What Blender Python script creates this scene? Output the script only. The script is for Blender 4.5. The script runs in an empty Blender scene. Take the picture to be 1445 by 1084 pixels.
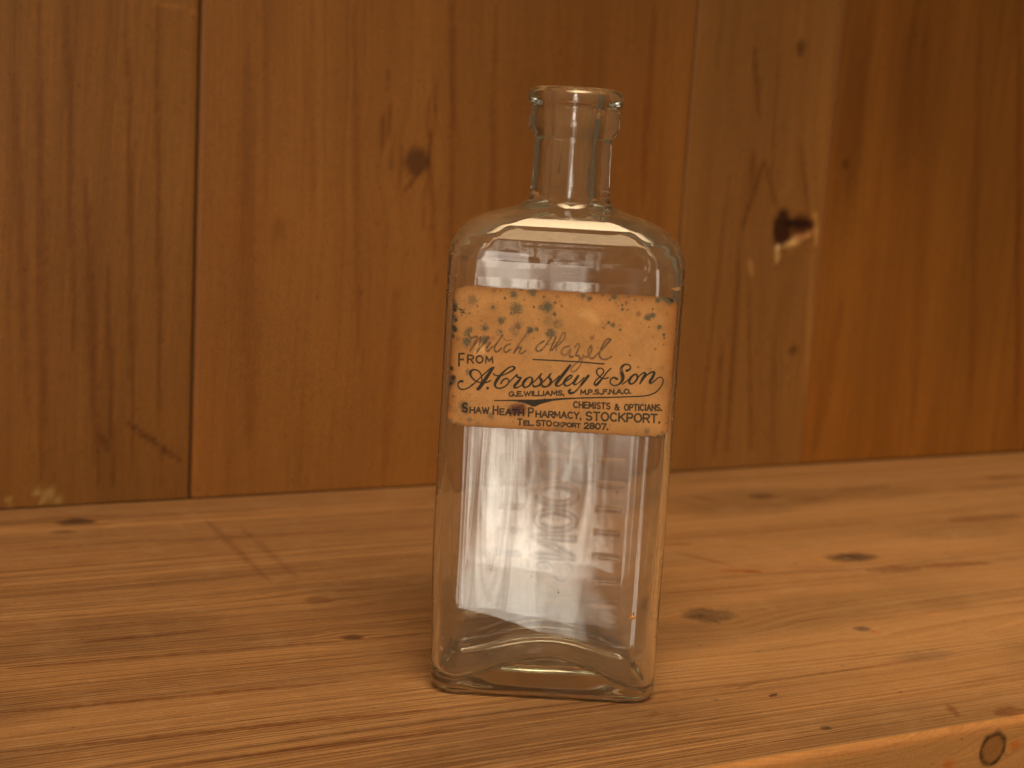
import bpy, math, random
import numpy as np
from mathutils import Matrix

SC = bpy.context.scene
COL = SC.collection
random.seed(4)
RNG = np.random.default_rng(11)

# ------------------------------------------------------------------ camera
# metres; origin = centre of the bottle's base on the shelf, x along the shelf, y into the wall
CAM = np.array([-0.22779, -0.42123, 0.18422])
R = np.array([[0.8974085, 0.0206681, -0.4407163],
              [-0.4373376, 0.1735675, -0.8823889],
              [0.0582567, 0.9846051, 0.1647998]])
cd = bpy.data.cameras.new('camera')
cam = bpy.data.objects.new('camera', cd)
COL.objects.link(cam)
cam.matrix_world = Matrix(((R[0][0], R[0][1], R[0][2], CAM[0]), (R[1][0], R[1][1], R[1][2], CAM[1]),
                           (R[2][0], R[2][1], R[2][2], CAM[2]), (0, 0, 0, 1)))
cd.sensor_width = 36.0
cd.lens = 36.0 * 2000.0 / 1445.0
cd.clip_start = 0.01
cd.clip_end = 50
cd.dof.use_dof = True
cd.dof.focus_distance = 0.462
cd.dof.aperture_fstop = 13.0
SC.camera = cam

# ------------------------------------------------------------------ world (dim warm room)
w = bpy.data.worlds.new('World')
SC.world = w
w.use_nodes = True
nt = w.node_tree
nt.nodes.clear()
wo = nt.nodes.new('ShaderNodeOutputWorld')
bg = nt.nodes.new('ShaderNodeBackground')
tc = nt.nodes.new('ShaderNodeTexCoord')
sx = nt.nodes.new('ShaderNodeSeparateXYZ')
mr = nt.nodes.new('ShaderNodeMapRange')
mr.inputs['From Min'].default_value = -0.5
mr.inputs['From Max'].default_value = 0.9
cr = nt.nodes.new('ShaderNodeValToRGB')
cr.color_ramp.elements[0].color = (0.26, 0.155, 0.075, 1)
cr.color_ramp.elements[1].color = (0.62, 0.44, 0.24, 1)
nt.links.new(tc.outputs['Generated'], sx.inputs[0])
nt.links.new(sx.outputs['Z'], mr.inputs['Value'])
nt.links.new(mr.outputs[0], cr.inputs['Fac'])
nt.links.new(cr.outputs['Color'], bg.inputs['Color'])
nt.links.new(bg.outputs[0], wo.inputs[0])
bg.inputs['Strength'].default_value = 0.20

SC.view_settings.view_transform = 'Standard'
SC.view_settings.look = 'None'
SC.view_settings.exposure = -0.04
SC.view_settings.gamma = 1.0
SC.view_settings.use_curve_mapping = False
cy = SC.cycles
cy.max_bounces = 28
cy.transmission_bounces = 24
cy.glossy_bounces = 12
cy.diffuse_bounces = 4
cy.transparent_max_bounces = 12
cy.caustics_refractive = True
cy.caustics_reflective = False
cy.blur_glossy = 0.3
cy.sample_clamp_indirect = 6.0
cy.use_denoising = True


def look(o, target):
    d = np.array(target, float) - np.array(o.location)
    from mathutils import Vector
    o.rotation_euler = Vector(d).to_track_quat('-Z', 'Y').to_euler()


def area(name, loc, target, sx_, sy_, power, col):
    l = bpy.data.lights.new(name, 'AREA')
    l.shape = 'RECTANGLE'
    l.size, l.size_y = sx_, sy_
    l.energy = power
    l.color = col
    o = bpy.data.objects.new(name, l)
    COL.objects.link(o)
    o.location = loc
    look(o, target)
    return o


# soft room light from above right, in front of the shelf
key = area('ceiling_light', (0.04, -0.56, 1.06), (0.23, 0.00, 0.02), 1.60, 0.45, 4.7, (1.0, 0.72, 0.41))
key.data.spread = math.radians(52)
# pale daylight bounced from the room behind and below the camera
bl = area('daylight_bounce', (-0.64, -1.16, -0.17), (-0.05, -0.10, 0.02), 0.50, 0.66, 3.5, (1.0, 0.94, 0.79))
# folds of bright and dim in that daylight
bl.data.use_nodes = True
ln = bl.data.node_tree
em = [n for n in ln.nodes if n.type == 'EMISSION'][0]
ge = ln.nodes.new('ShaderNodeNewGeometry')
mp = ln.nodes.new('ShaderNodeMapping')
mp.inputs['Scale'].default_value = (19.0, 1.5, 1.0)
no = ln.nodes.new('ShaderNodeTexNoise')
no.inputs['Scale'].default_value = 1.0
no.inputs['Detail'].default_value = 0.6
no.inputs['Distortion'].default_value = 1.1
rm = ln.nodes.new('ShaderNodeMapRange')
rm.inputs['From Min'].default_value = 0.40
rm.inputs['From Max'].default_value = 0.62
rm.inputs['To Min'].default_value = 0.14
rm.inputs['To Max'].default_value = 1.5
ln.links.new(ge.outputs['Parametric'], mp.inputs['Vector'])
ln.links.new(mp.outputs[0], no.inputs['Vector'])
ln.links.new(no.outputs['Fac'], rm.inputs['Value'])
# the pale cloth narrows and wavers at its sides instead of ending in a straight line
px = ln.nodes.new('ShaderNodeSeparateXYZ'); ln.links.new(ge.outputs['Parametric'], px.inputs[0])
n2 = ln.nodes.new('ShaderNodeTexNoise'); n2.inputs['Scale'].default_value = 4.5; n2.inputs['Detail'].default_value = 2.0
ln.links.new(ge.outputs['Parametric'], n2.inputs['Vector'])
def lm(op, a, b):
    m_ = ln.nodes.new('ShaderNodeMath'); m_.operation = op
    for i_, v_ in enumerate((a, b)):
        if isinstance(v_, (int, float)): m_.inputs[i_].default_value = v_
        else: ln.links.new(v_, m_.inputs[i_])
    return m_.outputs[0]
dist = lm('ABSOLUTE', lm('SUBTRACT', px.outputs['X'], 0.5), 0)
edge_ = lm('SUBTRACT', lm('ADD', dist, lm('MULTIPLY', lm('SUBTRACT', n2.outputs['Fac'], 0.5), 0.20)), 0.31)
sm = ln.nodes.new('ShaderNodeMapRange'); sm.interpolation_type = 'SMOOTHSTEP'
ln.links.new(edge_, sm.inputs['Value'])
sm.inputs['From Min'].default_value = -0.05; sm.inputs['From Max'].default_value = 0.07
sm.inputs['To Min'].default_value = 1.5; sm.inputs['To Max'].default_value = 0.10
ln.links.new(lm('MULTIPLY', rm.outputs[0], sm.outputs[0]), em.inputs['Strength'])
# added dim lamp, carries the bounce's reflection up above the label
area('bounce_upper', (-0.70, -1.12, 0.31), (-0.05, -0.05, 0.10), 0.26, 0.34, 0.50, (1.0, 0.91, 0.78))
area('window_light', (-0.63, -1.05, 0.56), (0, 0, 0.15), 0.14, 0.12, 0.55, (1.0, 0.95, 0.88))  # small pale window patch, seen in the shoulder's shine
# string of small warm bulbs in the room
for i, (x, y, z) in enumerate([(0.10, -1.15, 1.12), (0.28, -1.10, 1.06), (0.44, -1.0, 1.0), (0.60, -0.9, 0.95), (0.2, -1.3, 0.98)]):
    l = bpy.data.lights.new('warm_bulb', 'POINT')
    l.energy = 0.22
    l.color = (1.0, 0.62, 0.25)
    l.shadow_soft_size = 0.008
    o = bpy.data.objects.new('warm_bulb', l)
    o.location = (x, y, z)
    COL.objects.link(o)

# ------------------------------------------------------------------ helpers
PSI = -0.4548334
EX = np.array([math.cos(PSI), math.sin(PSI), 0.0])
EY = np.array([-math.sin(PSI), math.cos(PSI), 0.0])
WALL_Y, FRONT_Y = 0.270, -0.0867
FPX = 2000.0


def wdir(px, py):
    v = np.array([px - 722.5, -(py - 542.0), -FPX])
    return R @ (v / np.linalg.norm(v))


def on_shelf(px, py):
    d = wdir(px, py)
    p = CAM + d * (-CAM[2] / d[2])
    return p[0], p[1]


def on_wall(px, py):
    d = wdir(px, py)
    p = CAM + d * ((WALL_Y - CAM[1]) / d[1])
    return p[0], p[2]


def on_front(px, py, yl):
    d = wdir(px, py)
    p = CAM + d * ((yl - CAM @ EY) / (d @ EY))
    return p @ EX, p[2]


def to_px(P):                      # P (...,3) world -> measured picture coordinates
    c = (P - CAM) @ R
    return 722.5 + FPX * c[..., 0] / -c[..., 2], 542.0 - FPX * c[..., 1] / -c[..., 2]


def local_to_world(P):
    out = np.empty_like(P)
    out[..., 0] = EX[0] * P[..., 0] + EY[0] * P[..., 1]
    out[..., 1] = EX[1] * P[..., 0] + EY[1] * P[..., 1]
    out[..., 2] = P[..., 2]
    return out


def mesh_np(name, verts, quads, tris=None):
    me = bpy.data.meshes.new(name)
    nq = len(quads)
    ntri = 0 if tris is None else len(tris)
    me.vertices.add(len(verts))
    me.vertices.foreach_set('co', np.ascontiguousarray(verts, dtype=np.float32).ravel())
    me.loops.add(nq * 4 + ntri * 3)
    li = np.asarray(quads, dtype=np.int32).ravel()
    if ntri:
        li = np.concatenate([li, np.asarray(tris, dtype=np.int32).ravel()])
    me.loops.foreach_set('vertex_index', li)
    me.polygons.add(nq + ntri)
    st = np.arange(nq, dtype=np.int32) * 4
    if ntri:
        st = np.concatenate([st, nq * 4 + np.arange(ntri, dtype=np.int32) * 3])
    me.polygons.foreach_set('loop_start', st)
    me.polygons.foreach_set('use_smooth', np.ones(nq + ntri, dtype=bool))
    me.update(calc_edges=True)
    me.validate()
    return me


def grid_quads(ny, nx, wrap=False, flip=False, off=0):
    j = np.arange(nx if wrap else nx - 1)
    i = np.arange(ny - 1)
    I, J = np.meshgrid(i, j, indexing='ij')
    a = I * nx + J
    b = I * nx + (J + 1) % nx
    c = (I + 1) * nx + (J + 1) % nx
    d = (I + 1) * nx + J
    q = np.stack([a, b, c, d], -1).reshape(-1, 4) + off
    return q[:, ::-1] if flip else q


def link(name, me, mat=None, parent=None):
    o = bpy.data.objects.new(name, me)
    COL.objects.link(o)
    if mat:
        me.materials.append(mat)
    if parent:
        o.parent = parent
    return o


def fattr(me, name, vals):
    a = me.attributes.new(name, 'FLOAT', 'POINT')
    a.data.foreach_set('value', np.ascontiguousarray(vals, dtype=np.float32).ravel())


def cattr(me, name, vals):
    v = np.ones((vals.reshape(-1, 3).shape[0], 4), dtype=np.float32)
    v[:, :3] = vals.reshape(-1, 3)
    a = me.color_attributes.new(name, 'FLOAT_COLOR', 'POINT')
    a.data.foreach_set('color', v.ravel())


def value_noise(x, y, seed=0, octaves=3):
    """smooth tileless value noise on arrays, 0..1"""
    out = np.zeros_like(x, dtype=float)
    amp, tot = 1.0, 0.0
    for o in range(octaves):
        rng = np.random.default_rng(seed * 17 + o)
        T = rng.random((256, 256))
        xi, yi = np.floor(x).astype(int), np.floor(y).astype(int)
        fx, fy = x - xi, y - yi
        fx, fy = fx * fx * (3 - 2 * fx), fy * fy * (3 - 2 * fy)
        g = lambda a, b: T[a % 256, b % 256]
        v = (g(xi, yi) * (1 - fx) + g(xi + 1, yi) * fx) * (1 - fy) + (g(xi, yi + 1) * (1 - fx) + g(xi + 1, yi + 1) * fx) * fy
        out += amp * v
        tot += amp
        amp *= 0.5
        x, y = x * 2.03 + 11.3, y * 2.03 + 5.7
    return out / tot


def smooth(t):
    t = np.clip(t, 0, 1)
    return t * t * (3 - 2 * t)


def lin(c):
    return tuple(((v / 255 + 0.055) / 1.055) ** 2.4 if v > 10 else v / 255 / 12.92 for v in c)


class NB:
    """tiny node builder"""
    def __init__(self, name):
        self.m = bpy.data.materials.new(name)
        self.m.use_nodes = True
        self.t = self.m.node_tree
        self.t.nodes.clear()
        self.out = self.t.nodes.new('ShaderNodeOutputMaterial')

    def n(self, typ, ins=None, **props):
        nd = self.t.nodes.new(typ)
        for k, v in props.items():
            setattr(nd, k, v)
        for k, v in (ins or {}).items():
            if hasattr(v, 'bl_idname') or isinstance(v, bpy.types.NodeSocket):
                self.t.links.new(v, nd.inputs[k])
            else:
                nd.inputs[k].default_value = v
        return nd

    def math(self, op, a, b=0.0):
        nd = self.n('ShaderNodeMath', {0: a, 1: b}, operation=op)
        return nd.outputs[0]

    def mix(self, fac, a, b, mode='MIX'):
        nd = self.n('ShaderNodeMix', data_type='RGBA', blend_type=mode)
        for i, v in ((0, fac), (6, a), (7, b)):
            if isinstance(v, bpy.types.NodeSocket):
                self.t.links.new(v, nd.inputs[i])
            elif i == 0:
                nd.inputs[i].default_value = v
            else:
                nd.inputs[i].default_value = (*v, 1) if len(v) == 3 else v
        return nd.outputs[2]

    def ramp(self, fac, stops):
        nd = self.n('ShaderNodeValToRGB', {'Fac': fac})
        e = nd.color_ramp.elements
        e[0].position, e[0].color = stops[0][0], (*stops[0][1], 1)
        e[1].position, e[1].color = stops[-1][0], (*stops[-1][1], 1)
        for p, c in stops[1:-1]:
            x = e.new(p)
            x.color = (*c, 1)
        return nd.outputs[0]


def g1(v):
    return (v, v, v)


def wood(name, light, dark, ring_f=330.0, fine_f=2600.0, bump=0.25, rough=0.62, contrast=1.0, axis='X', seed=0.0, coat=0.0, ridge=False):
    b = NB(name)
    ring = b.n('ShaderNodeAttribute', attribute_name='ring').outputs['Fac']
    tint = b.n('ShaderNodeAttribute', attribute_name='tint').outputs['Color']
    co = b.n('ShaderNodeTexCoord').outputs['Object']
    s = b.n('ShaderNodeSeparateXYZ', {0: co})
    along = s.outputs[axis]

    def nz(fa, fr, detail=2.0, dist=0.0, off=0.0, rgh=0.5):
        v = b.n('ShaderNodeCombineXYZ', {0: b.math('MULTIPLY', along, fa), 1: b.math('MULTIPLY', ring, fr), 2: off + seed})
        return b.n('ShaderNodeTexNoise', {'Vector': v.outputs[0], 'Scale': 1.0, 'Detail': detail, 'Distortion': dist, 'Roughness': rgh}).outputs['Fac']
    broad = nz(2.0, 45.0, 3.0)
    lines = nz(1.6, ring_f, 2.5, 0.1, 3.1, 0.6)
    fine = nz(22.0, fine_f, 2.0, 0.0, 7.7)
    pores = nz(90.0, fine_f * 1.2, 1.0, 0.0, 17.7)
    l1 = b.n('ShaderNodeMapRange', {'Value': lines, 'From Min': 0.44, 'From Max': 0.70}).outputs[0]
    l1 = b.math('POWER', l1, 1.4)
    gate = b.n('ShaderNodeMapRange', {'Value': nz(3.0, 28.0, 2.0, 0.0, 23.0), 'From Min': 0.38, 'From Max': 0.64, 'To Min': 0.25, 'To Max': 1.0}).outputs[0]
    l1 = b.math('MULTIPLY', b.math('MULTIPLY', l1, gate), 0.95 * contrast)
    base = b.mix(b.n('ShaderNodeMapRange', {'Value': broad, 'From Min': 0.3, 'From Max': 0.7}).outputs[0], light, tuple(0.80 * a * m for a, m in zip(light, (1.0, 0.93, 0.84))))
    c = b.mix(b.math('MINIMUM', l1, 1.0), base, dark)
    f1 = b.n('ShaderNodeMapRange', {'Value': fine, 'From Min': 0.3, 'From Max': 0.72, 'To Min': 1.0 + 0.10 * contrast, 'To Max': 1.0 - 0.22 * contrast}).outputs[0]
    c = b.mix(1.0, c, b.n('ShaderNodeCombineXYZ', {0: f1, 1: f1, 2: f1}).outputs[0], 'MULTIPLY')
    p1 = b.n('ShaderNodeMapRange', {'Value': pores, 'From Min': 0.60, 'From Max': 0.76, 'To Min': 1.0, 'To Max': 0.72}).outputs[0]
    c = b.mix(1.0, c, b.n('ShaderNodeCombineXYZ', {0: p1, 1: p1, 2: p1}).outputs[0], 'MULTIPLY')
    # mottled ageing
    mot = b.n('ShaderNodeTexNoise', {'Vector': co, 'Scale': 14.0, 'Detail': 5.0, 'Roughness': 0.6}).outputs['Fac']
    c = b.mix(b.n('ShaderNodeMapRange', {'Value': mot, 'From Min': 0.35, 'From Max': 0.72, 'To Max': 0.30}).outputs[0], c, tuple(0.70 * v for v in light), 'MIX')
    c = b.mix(1.0, c, tint, 'MULTIPLY')
    iso = b.n('ShaderNodeTexNoise', {'Vector': co, 'Scale': 750.0, 'Detail': 4.0, 'Roughness': 0.7}).outputs['Fac']
    i1 = b.n('ShaderNodeMapRange', {'Value': iso, 'From Min': 0.3, 'From Max': 0.7, 'To Min': 0.88, 'To Max': 1.12}).outputs[0]
    c = b.mix(1.0, c, b.n('ShaderNodeCombineXYZ', {0: i1, 1: i1, 2: i1}).outputs[0], 'MULTIPLY')
    dust = b.n('ShaderNodeMapRange', {'Value': b.n('ShaderNodeTexNoise', {'Vector': co, 'Scale': 55.0, 'Detail': 8.0, 'Roughness': 0.75}).outputs['Fac'], 'From Min': 0.5, 'From Max': 0.72, 'To Max': 0.22 if ridge else 0.0}).outputs[0]
    c = b.mix(dust, c, (0.42, 0.28, 0.155))
    speck = b.n('ShaderNodeTexNoise', {'Vector': co, 'Scale': 420.0, 'Detail': 1.0}).outputs['Fac']
    sp = b.n('ShaderNodeMapRange', {'Value': speck, 'From Min': 0.74, 'From Max': 0.80, 'To Min': 1.0, 'To Max': 0.55}).outputs[0]
    c = b.mix(1.0, c, b.n('ShaderNodeCombineXYZ', {0: sp, 1: sp, 2: sp}).outputs[0], 'MULTIPLY')
    hgt = b.math('SUBTRACT', b.math('MULTIPLY', fine, -0.35), b.math('MULTIPLY', l1, 0.75))
    if ridge:
        rd = b.n('ShaderNodeAttribute', attribute_name='ridge').outputs['Fac']
        rn = nz(1.3, 760.0, 1.5, 0.0, 31.0)
        rl_ = b.n('ShaderNodeMapRange', {'Value': rn, 'From Min': 0.44, 'From Max': 0.60}, interpolation_type='SMOOTHSTEP').outputs[0]
        brk = b.n('ShaderNodeMapRange', {'Value': nz(60.0, 900.0, 2.0, 0.0, 41.0), 'From Min': 0.3, 'From Max': 0.65, 'To Min': 0.35, 'To Max': 1.1}).outputs[0]
        rl_ = b.math('MULTIPLY', rl_, brk)
        r2 = b.n('ShaderNodeMapRange', {'Value': nz(2.5, 1500.0, 1.0, 0.0, 37.0), 'From Min': 0.42, 'From Max': 0.64}, interpolation_type='SMOOTHSTEP').outputs[0]
        rr = b.math('MULTIPLY', b.math('ADD', b.math('MULTIPLY', rl_, 0.75), b.math('MULTIPLY', r2, 0.45)), rd)
        k = b.math('SUBTRACT', 1.10, b.math('MULTIPLY', rr, 0.42))
        k2 = b.math('SUBTRACT', 1.10, b.math('MULTIPLY', rr, 0.51))
        k3 = b.math('SUBTRACT', 1.10, b.math('MULTIPLY', rr, 0.60))
        c = b.mix(1.0, c, b.n('ShaderNodeCombineXYZ', {0: k, 1: k2, 2: k3}).outputs[0], 'MULTIPLY')
        hgt = b.math('SUBTRACT', hgt, b.math('MULTIPLY', rr, 1.3))
    hgt = b.math('SUBTRACT', hgt, b.math('MULTIPLY', pores, 0.25))
    bp = b.n('ShaderNodeBump', {'Height': hgt, 'Strength': bump, 'Distance': 0.0006}).outputs[0]
    rg = b.n('ShaderNodeMapRange', {'Value': mot, 'To Min': rough - 0.1, 'To Max': rough + 0.12}).outputs[0]
    p = b.n('ShaderNodeBsdfPrincipled', {'Base Color': c, 'Roughness': rg, 'Normal': bp, 'Specular IOR Level': 0.35, 'Coat Weight': coat, 'Coat Roughness': 0.35})
    b.t.links.new(p.outputs[0], b.out.inputs[0])
    return b.m


# ------------------------------------------------------------------ shelf board
def knot_fields(x, y, ring, tint, knots):
    """knots: cx, cy, half length, half width, colour multiplier, flow reach, flow strength"""
    for (cx, cy, lx, ly, col, reach, st, soft) in knots:
        dx, dy = x - cx, y - cy
        g = np.exp(-((dx / (lx * reach)) ** 2 + (dy / (ly * reach)) ** 2))
        ring -= dy * st * g
    for (cx, cy, lx, ly, col, reach, st, soft) in knots:
        n = value_noise(x * 300 + cx * 91, y * 260 + cy * 77, 5, 2) - 0.5
        d = np.sqrt(((x - cx) / lx) ** 2 + ((y - cy) / ly) ** 2) + n * 0.45
        m = 1 - smooth((d - (1 - soft)) / (2 * soft))
        tint *= 1 + (np.array(col) - 1) * m[..., None]
        ring += 0.25 * ly * d * m


def streak(x, y, tint, x0, y0, x1, y1, wd, col, taper=True, rag=0.35, seed=3):
    dx, dy = x1 - x0, y1 - y0
    L2 = dx * dx + dy * dy
    t = ((x - x0) * dx + (y - y0) * dy) / L2
    tt = np.clip(t, 0, 1)
    d = np.hypot(x - x0 - tt * dx, y - y0 - tt * dy)
    wloc = wd * (np.sqrt(np.clip(4 * tt * (1 - tt), 0, 1)) if taper else 1.0)
    n = value_noise(x * 400, y * 400, seed, 2)
    m = (1 - smooth(d / np.maximum(wloc * (0.6 + n * rag * 2), 1e-5) - 0.3)) * (0.55 + 0.75 * n)
    m = np.clip(m, 0, 1)
    tint *= 1 + (np.array(col) - 1) * m[..., None]


xs = np.concatenate([np.arange(-0.60, -0.20, 0.004), np.arange(-0.20, 0.56, 0.0009), np.arange(0.56, 1.10, 0.004)])
ys = np.arange(FRONT_Y + 0.003, WALL_Y + 0.0005, 0.0008)
X, Y = np.meshgrid(xs, ys)
ring = Y + 0.004 * np.sin(X * 5.1 + 1) + 0.0015 * np.sin(X * 17 + Y * 30) - 0.010 * X
ring += 0.004 * (value_noise(X * 4 + 3, Y * 22, 8, 2) - 0.5)
tint = np.ones(X.shape + (3,))
# flame-shaped grain towards the right end
for (px, py, lx, ly, A) in [(1330, 668, .16, .016, .010), (1390, 900, .13, .012, .011), (1250, 690, .10, .008, -.005), (1440, 760, .10, .02, .008)]:
    gx, gy = on_shelf(px, py)
    ring += A * np.exp(-((X - gx) / lx) ** 2 - ((Y - gy) / ly) ** 2)
S = on_shelf
GREY = (0.42, 0.40, 0.46)
kn = []
for (px, py, lx, ly, col, reach, st, soft) in [
        (1000, 868, .0082, .0060, (.52, .52, .58), 2.6, .8, .35),
        (1201, 786, .0100, .0048, (.34, .33, .38), 3.0, .8, .45),
        (1216, 887, .0028, .0022, (.45, .45, .5), 3.0, .7, .4),
        (107, 736, .0060, .0040, (.36, .30, .28), 3.0, .7, .4),
        (91, 750, .0040, .0018, (.5, .42, .36), 3.0, .5, .4),
        (496, 899, .0030, .0022, (.45, .38, .36), 3.0, .7, .4),
        (448, 846, .0040, .0030, (.72, .62, .52), 3.0, .5, .5),
        (1075, 700, .0060, .0040, (.55, .48, .44), 2.5, .6, .5),
        (1305, 925, .0110, .0030, (.80, .80, .88), 2.5, .4, .6),
        (1165, 1027, .0016, .0010, (.25, .2, .2), 2.0, .3, .3)]:
    gx, gy = S(px, py)
    kn.append((gx, gy, lx * 1.3, ly * 1.35, tuple(v * .88 for v in col), reach, st, soft))
knot_fields(X, Y, ring, tint, kn)
ORG = (.92, .66, .42)
for (a, b_, wd, col) in [
        ((984, 866), (1022, 882), .0008, (.35, .3, .3)), ((1186, 781), (1214, 789), .0013, (.22, .2, .22)),
        ((1222, 805), (1300, 800), .0055, (.70, .62, .60)), ((1290, 799), (1400, 794), .0040, (.72, .60, .52)),
        ((67, 911), (310, 888), .0016, (.62, .48, .36)), ((120, 905), (250, 894), .0012, (.6, .42, .3)),
        ((286, 729), (384, 823), .0022, (.74, .68, .62)), ((338, 742), (425, 820), .0026, (.80, .75, .70)),
        ((935, 768), (978, 768), .0022, (.72, .55, .42)), ((948, 778), (1035, 798), .0016, (.70, .52, .38)),
        ((1015, 805), (1075, 806), .0034, ORG), ((1050, 806), (1076, 807), .0030, (.80, .52, .32)), ((975, 700), (1010, 706), .0040, (.75, .58, .46)),
        ((1030, 771), (1055, 770), .0016, (.74, .58, .46)),
        ((1228, 889), (1243, 893), .0022, (1.0, .55, .22)), ((1305, 867), (1340, 866), .0018, (1.25, 1.12, 1.0)),
        ((1065, 940), (1235, 922), .0007, (.62, .5, .42)), ((1035, 973), (1072, 962), .0006, (.6, .5, .42)),
        ((1085, 983), (1096, 979), .0010, (.2, .16, .15)), ((1338, 993), (1352, 1012), .0020, (.70, .55, .42)),
        ((1405, 1008), (1445, 1000), .0050, (.66, .52, .40)), ((930, 1010), (958, 1008), .0022, (.78, .66, .52)),
        ((915, 1015), (930, 1003), .0016, (.80, .68, .55)), ((400, 975), (425, 985), .0012, (1.2, 1.1, .9)),
        ((1180, 692), (1256, 684), .0050, (.70, .62, .56)), ((1130, 706), (1190, 697), .0030, (.78, .70, .62)),
        ((1340, 735), (1445, 728), .0090, (.72, .66, .60)), ((1390, 675), (1445, 672), .0080, (.72, .62, .54)),
        ((300, 755), (360, 752), .0050, (.88, .82, .76)),
        ((0, 778), (230, 760), .0012, (.55, .42, .33)), ((60, 742), (620, 716), .0010, (.66, .55, .45)),
        ((160, 766), (640, 742), .0012, (.60, .48, .38)), ((0, 894), (330, 866), .0011, (.60, .47, .36)),
        ((0, 944), (610, 893), .0014, (.52, .40, .30)), ((0, 1006), (500, 960), .0016, (.58, .44, .33)),
        ((0, 1062), (620, 1000), .0020, (.60, .46, .34)), ((200, 1084), (700, 1024), .0016, (.62, .48, .36)),
        ((640, 1075), (1000, 1040), .0008, (.74, .6, .48))]:
    p, q = S(*a), S(*b_)
    streak(X, Y, tint, p[0], p[1], q[0], q[1], wd, col)
# fissures raised/worn between the growth rings: long fine dark lines
for k in range(50):
    yy = RNG.uniform(FRONT_Y + .01, .24)
    x0 = RNG.uniform(-0.25, 0.25) if k % 3 else RNG.uniform(.1, .5)
    L = RNG.uniform(.04, .24)
    streak(X, Y, tint, x0, yy, x0 + L, yy + L * RNG.uniform(-.01, .02), RNG.uniform(.0004, .0008), (.74, .64, .55), rag=.5, seed=k % 7)
for k in range(46):
    xx, yy = RNG.uniform(-.15, .45), RNG.uniform(FRONT_Y, .2)
    r_ = RNG.uniform(.0004, .0009)
    m = np.clip(1.3 - np.hypot(X - xx, Y - yy) / r_, 0, 1)
    tint *= 1 - .7 * m[..., None]
# light falloff painted into the tint: paler right front, browner towards back left
light_fall = smooth((X * .9 - Y * 1.3 + .20) / .55)
tint *= (0.72 + 0.32 * light_fall)[..., None] * np.stack([np.ones_like(light_fall), .94 + .08 * light_fall, .86 + .18 * light_fall], -1)
dirt = value_noise(X * 9, Y * 26, 21, 3)
tint *= (1 - .22 * smooth((dirt - .5) / .25))[..., None]

SHELF_T = 0.034
nose = []
for a in np.linspace(0, math.pi / 2, 5):
    nose.append((FRONT_Y + .003 - .003 * math.sin(a), -.003 + .003 * math.cos(a)))
Zs = np.zeros_like(X)
# worn hollows
Zs += 0.0003 * (value_noise(X * 12, Y * 30, 31, 3) - .5)
V = np.stack([X, Y, Zs - Zs.max()], -1)
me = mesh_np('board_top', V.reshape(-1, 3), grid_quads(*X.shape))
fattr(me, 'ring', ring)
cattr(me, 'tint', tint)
rdg = .30 + .70 * smooth((.16 - X) / .22)
bands = value_noise(X * 1.2 + 3, Y * 34 + 1, 55, 2)
rdg = np.clip(rdg * smooth((bands - .30) / .28) * 1.15, 0, 1)
rdg = np.maximum(rdg, .22)
fattr(me, 'ridge', rdg)
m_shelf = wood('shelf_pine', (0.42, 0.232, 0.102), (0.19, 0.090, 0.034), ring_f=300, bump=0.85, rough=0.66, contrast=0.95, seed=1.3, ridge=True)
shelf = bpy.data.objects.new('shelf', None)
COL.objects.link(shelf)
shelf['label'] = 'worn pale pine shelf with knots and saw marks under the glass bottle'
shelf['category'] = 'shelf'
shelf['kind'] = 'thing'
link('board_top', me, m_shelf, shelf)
# front edge of the shelf: rounded nose, upright face, underside and back as one body
zz = np.concatenate([np.array([p[1] for p in nose]), np.arange(-.0036, -SHELF_T, -.0008), [-SHELF_T]])
yy = np.concatenate([np.array([p[0] for p in nose]), np.full(len(zz) - len(nose), FRONT_Y)])
xe = xs
XX = np.repeat(xe[None, :], len(zz), 0)
YY = np.repeat(yy[:, None], len(xe), 1)
ZZ = np.repeat(zz[:, None], len(xe), 1)
te = np.ones(XX.shape + (3,))
re = ZZ * 1.0 + .006 * np.sin(XX * 9 + .5) + .003 * np.sin(XX * 23)
d = wdir(1401, 1057)
pk = CAM + d * ((FRONT_Y - CAM[1]) / d[1])
ex_, ez_ = pk[0], pk[2]
dk = np.hypot((XX - ex_) / .0060, (ZZ - ez_) / .0058) + .25 * (value_noise(XX * 300, ZZ * 300, 4, 2) - .5)
re -= (ZZ - ez_) * .9 * np.exp(-((XX - ex_) / .03) ** 2 - ((ZZ - ez_) / .014) ** 2)
rim = np.exp(-((dk - .92) / .13) ** 2)
ins = (dk < .92)
te *= np.where(ins[..., None], np.array([.62, .56, .50]), 1.0)
te *= 1 - .95 * np.clip(rim * 1.4, 0, 1)[..., None] * (.55 + .45 * value_noise(XX * 500, ZZ * 500, 9, 2))[..., None]
for (px, py, r_) in [(1432, 1052, .0030), (1338, 1080, .0030)]:
    d = wdir(px, py)
    q = CAM + d * ((FRONT_Y - CAM[1]) / d[1])
    m = np.clip(1.2 - np.hypot((XX - q[0]) / r_, (ZZ - q[2]) / (r_ * .8)), 0, 1)
    te *= 1 + (np.array([1.05, .62, .30]) - 1) * m[..., None]
grime = np.exp(-((ZZ + .0016) / .0012) ** 2) * (.4 + .5 * value_noise(XX * 60, ZZ * 200, 14, 2))
te *= 1 - .55 * grime[..., None] * np.array([.7, .9, 1.0])
me = mesh_np('front_edge', np.stack([XX, YY, ZZ - .00002], -1).reshape(-1, 3), grid_quads(*XX.shape, flip=True))
fattr(me, 'ring', re)
cattr(me, 'tint', te)
m_edge = wood('edge_pine', (0.46, 0.225, 0.078), (0.26, 0.105, 0.03), ring_f=260, bump=0.4, rough=0.5, contrast=.75, seed=5.0)
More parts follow.
